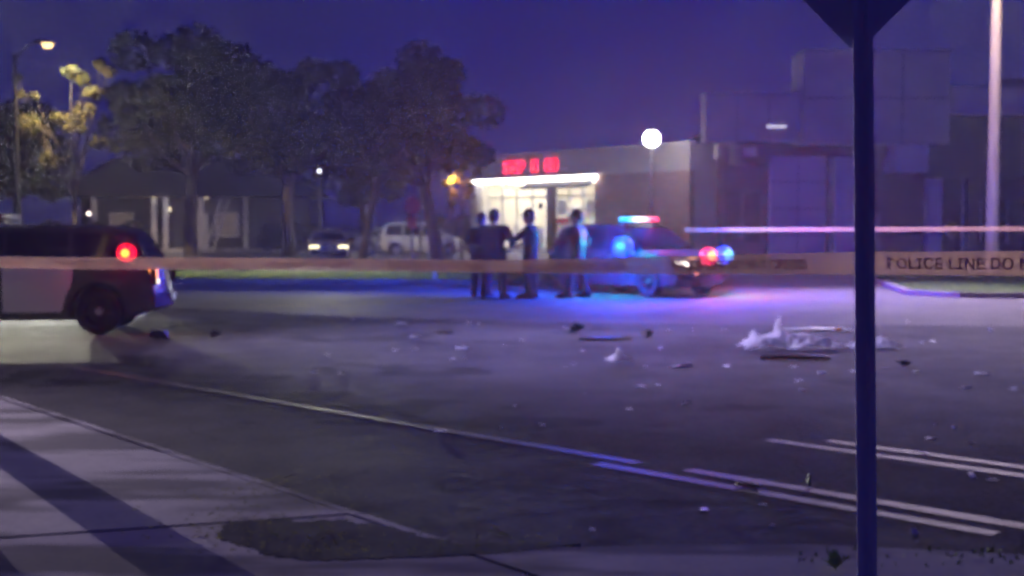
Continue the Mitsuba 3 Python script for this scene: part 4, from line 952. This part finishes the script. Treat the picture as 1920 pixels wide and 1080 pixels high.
def person(label, x, y, heading, sc, J, cap='cap', vest=True, uniform='m_uniform'):
    """local frame: +x ahead, +y left, z up, for a figure 1.80 m tall. J overrides joints."""
    B = dict(pelvis=(0, 0, .98), waist=(-.01, 0, 1.12), chest=(.0, 0, 1.30), neck=(.0, 0, 1.50), head=(.02, 0, 1.655), hl=(0, .095, .94), hr=(0, -.095, .94), kl=(.03, .12, .52), kr=(.02, -.12, .52), al=(-.02, .13, .10), ar=(-.03, -.13, .10),
             tl=(.17, .16, .035), tr=(.16, -.17, .035), sl=(0, .19, 1.44), sr=(0, -.19, 1.44), el=(-.02, .27, 1.17), er=(-.02, -.27, 1.17), wl=(.08, .27, .93), wr=(.08, -.27, .93), face=0.0)
    B.update(J); b = {q: np.array(v, float) if not np.isscalar(v) else v for q, v in B.items()}
    k = thing('person', label, 'person'); M = XF(x, y, 0.0, heading, sc) @ np.diag([1.17, 1.17, 1.0, 1.0])
    fa = b['face']; fd = np.array([math.cos(fa), math.sin(fa), 0]); fs = np.array([-math.sin(fa), math.cos(fa), 0]); hd = b['head']
    def F(a, s_, z): return hd + fd * a + fs * s_ + np.array([0, 0, z])
    def bl(p, r_, sg=16): return m3.Manifold.sphere(r_, sg).translate(tuple(map(float, p)))
    skull = m3.Manifold.batch_hull([bl(F(-.015, 0, .045), .088), bl(F(.03, 0, .05), .075), bl(F(.035, 0, -.045), .055), bl(F(.055, 0, -.085), .030), bl(F(.03, .035, -.06), .03), bl(F(.03, -.035, -.06), .03)])
    nose = m3.Manifold.batch_hull([bl(F(.10, 0, .02), .010, 10), bl(F(.122, 0, -.022), .014, 10), bl(F(.09, .014, -.025), .010, 10), bl(F(.09, -.014, -.025), .010, 10)])
    ears = [m3.Manifold.batch_hull([bl(F(-.005, q * .085, .02), .017, 10), bl(F(.0, q * .082, -.03), .011, 10)]) for q in (-1, 1)]
    lips = m3.Manifold.batch_hull([bl(F(.083, .02, -.062), .009, 8), bl(F(.083, -.02, -.062), .009, 8), bl(F(.090, 0, -.060), .009, 8)])
    torso = [m3.Manifold.batch_hull([bl(b['pelvis'] + [0, q * .07, 0], .105) for q in (-1, 1)] + [bl(b['waist'] + [0, q * .07, 0], .095) for q in (-1, 1)]),
             m3.Manifold.batch_hull([bl(b['waist'] + [0, q * .07, 0], .095) for q in (-1, 1)] + [bl(b['chest'] + [.0, q * .085, 0], .105) for q in (-1, 1)]),
             m3.Manifold.batch_hull([bl(b['chest'] + [.0, q * .085, 0], .105) for q in (-1, 1)] + [bl(b['sl'] * [1, .75, 1], .062), bl(b['sr'] * [1, .75, 1], .062), bl(b['neck'] + [0, 0, -.03], .06)])]
    def limb(a): return [chain([b['s' + a], b['e' + a], b['w' + a]], [.056, .043, .029])]
    def leg(a): return [chain([b['h' + a], b['k' + a], b['a' + a]], [.092, .060, .042]), m3.Manifold.batch_hull([bl(b['a' + a] - [.03, 0, .05], .04), bl(b['t' + a], .033), bl(b['a' + a], .042)])]
    neck = chain([b['neck'] + [0, 0, -.04], hd + [0, 0, -.05]], [.062, .055])
    hands = []
    for a, sd in (('l', 1), ('r', -1)):
        dv = b['w' + a] - b['e' + a]; hands += hand(b['w' + a], dv, np.array([.3, -sd * 1.0, 0.1]), .45, sd)
    put(k + '__body', fuse([skull, nose, *ears, lips, neck, *torso, *limb('l'), *limb('r'), *leg('l'), *leg('r'), *hands], .022, 4), 'm_skin', 60, M)
    # clothing follows the body, a little larger
    def g(p, r_): return bl(p, r_)
    shirt = [m3.Manifold.batch_hull([g(b['pelvis'] + [0, q * .072, -.02], .120) for q in (-1, 1)] + [g(b['waist'] + [0, q * .075, 0], .113) for q in (-1, 1)]),
             m3.Manifold.batch_hull([g(b['waist'] + [0, q * .075, 0], .113) for q in (-1, 1)] + [g(b['chest'] + [0, q * .09, 0], .123) for q in (-1, 1)]),
             m3.Manifold.batch_hull([g(b['chest'] + [0, q * .09, 0], .123) for q in (-1, 1)] + [g(b['sl'] * [1, .78, 1], .076), g(b['sr'] * [1, .78, 1], .076), g(b['neck'] + [0, 0, -.045], .07)])]
    for a in 'lr': shirt.append(chain([b['s' + a], b['e' + a], b['e' + a] + (b['w' + a] - b['e' + a]) * .86], [.074, .060, .046]))
    put(k + '__shirt', fuse(shirt, .03, 5), uniform, 60, M)
    pants = [m3.Manifold.batch_hull([g(b['pelvis'] + [0, q * .072, -.02], .117) for q in (-1, 1)] + [g(b['hl'] + [0, 0, -.06], .105), g(b['hr'] + [0, 0, -.06], .105)])]
    for a in 'lr': pants.append(chain([b['h' + a], b['k' + a], b['a' + a] + [0, 0, .02]], [.112, .082, .068]))
    put(k + '__trousers', fuse(pants, .03, 5), 'm_uniform_b' if uniform == 'm_uniform' else 'm_uniform', 60, M)
    for a in 'lr':
        sh = m3.Manifold.batch_hull([bl(b['a' + a] - [.045, 0, .055], .046), bl(b['t' + a] + [.01, 0, .005], .042), bl(b['a' + a] + [0, 0, .03], .056), bl((b['a' + a] + b['t' + a]) / 2 + [0, 0, 0], .05)])
        part(k, 'shoe', tm(sh), 'm_leather', 50, M)
    wz = b['pelvis']
    belt = trimesh.creation.revolve(np.array([(.150, -.03), (.165, -.03), (.165, .03), (.150, .03), (.150, -.03)]), sections=28); belt.vertices[:, 0] *= .82; belt.vertices[:, 1] *= 1.2; belt.apply_translation(wz + [0, 0, .05])
    part(k, 'belt', belt, 'm_leather', 30, M)
    part(k, 'holster', hull([wz + [dx, -.205 + dy, dz] for dx in (-.04, .04) for dy in (-.03, .025) for dz in (-.16, .07)]), 'm_leather', 20, M)
    part(k, 'radio', hull([wz + [dx - .03, .19 + dy, dz] for dx in (-.03, .03) for dy in (-.02, .02) for dz in (-.05, .11)]), 'm_leather', 20, M)
    if vest:
        vs = m3.Manifold.batch_hull([g(b['waist'] + [0, q * .085, .03], .122) for q in (-1, 1)] + [g(b['chest'] + [0, q * .095, .05], .130) for q in (-1, 1)])
        part(k, 'vest', fuse([vs], .04, 3), 'm_leather', 60, M)
    hm = m3.Manifold.batch_hull([bl(F(-.02, 0, .05), .096), bl(F(.0, 0, .075), .090), bl(F(-.045, 0, -.02), .07)]) - m3.Manifold.batch_hull([bl(F(.11, 0, -.04), .075), bl(F(.13, 0, .02), .06), bl(F(.11, 0, -.12), .07)])
    put(k + '__hair', tm(hm), 'm_hair', 50, M)
    if cap:
        crown = m3.Manifold.batch_hull([bl(F(-.012, 0, .085), .098), bl(F(.02, 0, .09), .088), bl(F(.0, 0, .135), .07)]) - m3.Manifold.cube((1, 1, .4), True).translate(tuple(map(float, F(0, 0, -.135))))
        brim = m3.Manifold.batch_hull([bl(F(.07, q * .06, .068), .012, 8) for q in (-1, 1)] + [bl(F(.165, q * .035, .052), .008, 8) for q in (-1, 1)])
        put(k + '__cap', cat(tm(crown), tm(brim)), 'm_uniform_b', 50, M)
    for q in (-1, 1): part(k, 'eye', sph(F(.088, q * .032, .022), .011, 1), 'm_leather', True, M)
    return k
PS = 1.105
person('dark clothed officer standing behind another at the left of the group', -0.72, 29.9, math.radians(75), 1.07, dict(el=(.05, .30, 1.20), wl=(.20, .16, 1.10), er=(.05, -.30, 1.20), wr=(.22, -.12, 1.08)))
person('broad officer seen from behind at the left of the group with elbows out', -0.42, 29.2, math.radians(70), PS, dict(sl=(0, .215, 1.45), sr=(0, -.215, 1.45), el=(-.05, .36, 1.20), er=(-.02, -.36, 1.20), wl=(.12, .24, 1.02), wr=(.17, -.27, 1.06), kl=(.02, .15, .52), kr=(.02, -.15, .52), al=(-.02, .18, .10), ar=(-.03, -.18, .10), tl=(.16, .22, .035), tr=(.16, -.22, .035)))
person('officer in the middle of the group turned left with one arm held out', 0.42, 29.3, math.radians(165), PS, dict(el=(.20, .22, 1.22), wl=(.44, .12, 1.24), er=(.03, -.27, 1.18), wr=(.22, -.14, 1.10), kl=(.04, .11, .52), kr=(-.02, -.12, .52), head=(.03, 0, 1.66)))
person('officer at the right of the group beside the patrol SUV rear wheel', 1.50, 29.4, math.radians(150), PS, dict(el=(.12, .30, 1.18), wl=(.33, .26, 1.02), er=(-.10, -.24, 1.16), wr=(.10, -.22, .96), chest=(.01, 0, 1.30), kl=(.10, .13, .52), al=(.10, .15, .10), tl=(.29, .17, .035), kr=(-.02, -.13, .52), ar=(-.10, -.15, .10), tr=(.08, -.18, .035)))

# ------------------------------------------------------------------ wreckage on the road
def crumple(nx, ny, lx, ly, hgt, seed, peak=None):
    r = np.random.default_rng(seed); u, v = np.meshgrid(np.linspace(-1, 1, nx), np.linspace(-1, 1, ny))
    P = np.stack([u * lx / 2, v * ly / 2, np.zeros_like(u)], -1).reshape(-1, 3)
    f = meshkit.fbm(np.column_stack([P[:, :2] * 5.5 / max(lx, .3) * 1.2 + seed, np.zeros(len(P))]), 4, seed)
    ridge = np.abs(f - .5) * 2
    P[:, 2] = hgt * np.clip(.75 * (1 - ridge) - .2, 0.01, 1) * (1 - .6 * np.maximum(abs(u), abs(v)).ravel() ** 3) + .01
    if peak is not None:
        for (a, b, h_, w) in peak: P[:, 2] += h_ * np.exp(-np.sqrt((P[:, 0] - a) ** 2 + (P[:, 1] - b) ** 2) / w)
    P[:, 0] += .12 * lx * (meshkit.fbm(P * 6 + 31, 3, seed) - .5); P[:, 1] += .3 * ly * (meshkit.fbm(P * 6 + 77, 3, seed) - .5)
    F = []
    for j in range(ny - 1):
        for i in range(nx - 1):
            a = j * nx + i; F += [[a, a + 1, a + nx + 1], [a, a + nx + 1, a + nx]]
    top = trimesh.Trimesh(P, np.array(F), process=False)
    return top
def shard(lx, ly, lz, seed, n=11):
    r = np.random.default_rng(seed); p = r.uniform(-.5, .5, (n, 3)) * [lx, ly, lz]; p[:, 2] += lz * .5 * (1 - np.abs(p[:, 0]) / lx)
    p[:, 2] -= p[:, 2].min() - .003; h_ = hull(p)
    return h_
def debris(name, label, cat_, mesh, m, x, y, rot=0.0, group=None, smooth=False):
    k = free(name); put(k, mesh, m, smooth, XF(x, y, 0.002, rot)); labels[k] = {'label': label, 'category': cat_}
    if group: labels[k]['group'] = group
debris('crumpled_sheet', 'large crumpled white sheet with a raised peak, the biggest piece of wreckage', 'debris', crumple(56, 28, 1.35, .55, .27, 3, [(-.14, .05, .30, .08), (-.5, .0, .18, .12), (.2, 0, .10, .25)]), 'm_sheet', 3.75, 17.15, .05, smooth=50)
debris('crumpled_sheet', 'smaller crumpled white sheet right of the biggest white heap', 'debris', crumple(30, 16, .7, .4, .2, 5, [(.1, 0, .07, .15)]), 'm_sheet', 4.92, 17.35, .1, smooth=50)
debris('crumpled_sheet', 'cone shaped crumpled white cloth left of the big white heap', 'debris', crumple(24, 20, .30, .26, .08, 8, [(.0, 0, .17, .09)]), 'm_sheet', 1.30, 15.45, .3, smooth=50)
debris('bumper_strip', 'dark curved bumper strip lying in front of the biggest white heap', 'debris', tube([(-.45, .05, .03), (-.2, -.03, .05), (.1, -.05, .045), (.42, .06, .03)], [.025, .035, .035, .02], 8), 'm_plastic_dark', 3.55, 15.85, .0, smooth=50)
debris('trim_strip', 'long pale strip of trim lying behind the biggest white heap', 'debris', hull([(-.62, 0, .0), (.62, 0.05, .0), (.62, .1, .03), (-.62, .06, .04), (0, .12, .05), (0, -.02, .03)]), 'm_plastic_white', 4.85, 20.3, .02)
debris('lamp_fragment', 'broken amber lamp fragment on the pale strip behind the white heap', 'debris', shard(.22, .16, .08, 14), 'm_lens_amber', 5.10, 20.15, .4)
debris('panel_fragment', 'white flat panel fragment right of the cone shaped white cloth', 'debris', shard(.34, .2, .05, 15), 'm_plastic_white', 2.0, 15.1, .25)
debris('wreck_part', 'dark lump of wreckage nearest the rear wheel of the left patrol SUV', 'debris', shard(.32, .26, .14, 16, 16), 'm_plastic_dark', -5.2, 18.75, .1)
debris('wreck_part', 'small dark lump of wreckage second from the left patrol SUV', 'debris', shard(.18, .16, .13, 17, 16), 'm_plastic_dark', -4.42, 19.1, .1)
debris('wreck_part', 'low dark strip of wreckage below the officer in the middle', 'debris', shard(.42, .2, .06, 18), 'm_plastic_dark', -1.08, 19.7, .1)
debris('wreck_part', 'dark block of wreckage with a white chip below the right officer', 'debris', shard(.28, .24, .17, 19, 16), 'm_plastic_dark', 1.02, 19.9, .3)
debris('wreck_part', 'long flat dark piece of wreckage below the flashing patrol SUV', 'debris', hull([(-.42, 0, 0), (.42, .05, 0), (.4, .12, .05), (-.35, .1, .05), (0, -.05, .04)]), 'm_plastic_dark', 1.36, 18.6, .12)
debris('wreck_part', 'dark rounded lump under the flashing patrol SUV lights', 'debris', shard(.2, .2, .14, 20, 18), 'm_plastic_dark', 2.02, 19.15, .3)
debris('wreck_part', 'dark lump of wreckage just right of the sign post', 'debris', shard(.22, .16, .08, 21, 14), 'm_plastic_dark', 4.65, 15.2, .3)
debris('wreck_part', 'small upright dark scrap standing on the double line', 'debris', shard(.06, .05, .11, 22, 12), 'm_plastic_dark', 1.905, 8.15, .3)
debris('wreck_part', 'flat dark scrap lying on the lower of the double lines', 'debris', shard(.20, .09, .04, 23, 12), 'm_plastic_dark', 1.52, 8.18, -.3)
debris('panel_fragment', 'bright white chip near the right edge of the road', 'debris', shard(.20, .12, .05, 24), 'm_plastic_white', 5.30, 14.35, .1)
debris('panel_fragment', 'white angular chip at the lower right beside the double line', 'debris', shard(.09, .06, .035, 25), 'm_plastic_white', 2.21, 6.93, .5)
debris('panel_fragment', 'pale flat piece on the road below the middle officer', 'debris', shard(.24, .14, .05, 26), 'm_plastic_white', -.70, 17.25, .2)
debris('panel_fragment', 'pale chip far left of the scattered debris', 'debris', shard(.26, .12, .04, 27), 'm_plastic_white', -1.88, 21.6, .2)
small = [(774, 633), (896, 609), (880, 607), (945, 648), (850, 675), (870, 674), (738, 658), (777, 657), (1060, 690), (1078, 684), (1095, 741), (1210, 690), (1203, 728), (1234, 726), (1290, 760), (966, 765), (1094, 660), (1017, 802), (939, 806), (822, 813), (1180, 770),
         (1060, 616), (1440, 632), (1462, 618), (1410, 628), (1360, 620), (1365, 690), (1500, 716), (1508, 736), (1680, 646), (1732, 644), (1750, 642), (1720, 700), (1815, 730), (1760, 800), (1795, 806), (1752, 826), (1826, 836), (1735, 856), (1830, 897), (1870, 905),
         (1326, 963), (1436, 954), (1455, 993), (1113, 1001), (1704, 606), (1600, 700), (1545, 703), (1255, 622), (1240, 655), (1300, 620), (660, 600), (640, 702), (612, 668), (590, 700), (980, 640), (1490, 690), (1905, 734), (1840, 704), (1860, 560 + 60)]
rd = np.random.default_rng(31)
for i, (u, v) in enumerate(small):
    y_ = 4080.0 / (v - 420.0); x_ = (u - 960) * y_ / 2400.0
    q = rd.uniform(.03, .06) * (0.6 + y_ / 22); 
    if rd.uniform() < 0.12: q *= 1.5
    zone = ('scattered round the big crumpled white heap' if 1400 < u <= 1620 and v < 740 else
            'on the asphalt right of the near sign post' if u > 1620 and v < 740 else
            'beside the double painted lines at lower right' if u > 1300 and v >= 740 else
            'on the road in front of the flashing patrol SUV' if 990 < u <= 1400 else
            'on the road below the group of officers' if u > 690 else
            'on the road right of the left patrol SUV')
    debris('debris_chip', 'tiny pale chip ' + zone, 'debris', shard(q * rd.uniform(1, 2.0), q, q * rd.uniform(.15, .5), 100 + i, 9), 'm_chip', x_, y_, rd.uniform(0, 6.28), group='pale chips ' + zone)

# ------------------------------------------------------------------ added haze
scene['m_null'] = {'type': 'null'}
scene['haze'] = {'type': 'cube', 'to_world': T().translate([0, 185.0, 6.6]).scale([402, 250, 8.0]), 'bsdf': {'type': 'ref', 'id': 'm_null'}, 'interior': {'type': 'ref', 'id': 'added_haze_air'}}
labels['haze'] = {'kind': 'stuff', 'label': 'thin added haze filling the street, standing in for a lens veil', 'category': 'haze'}
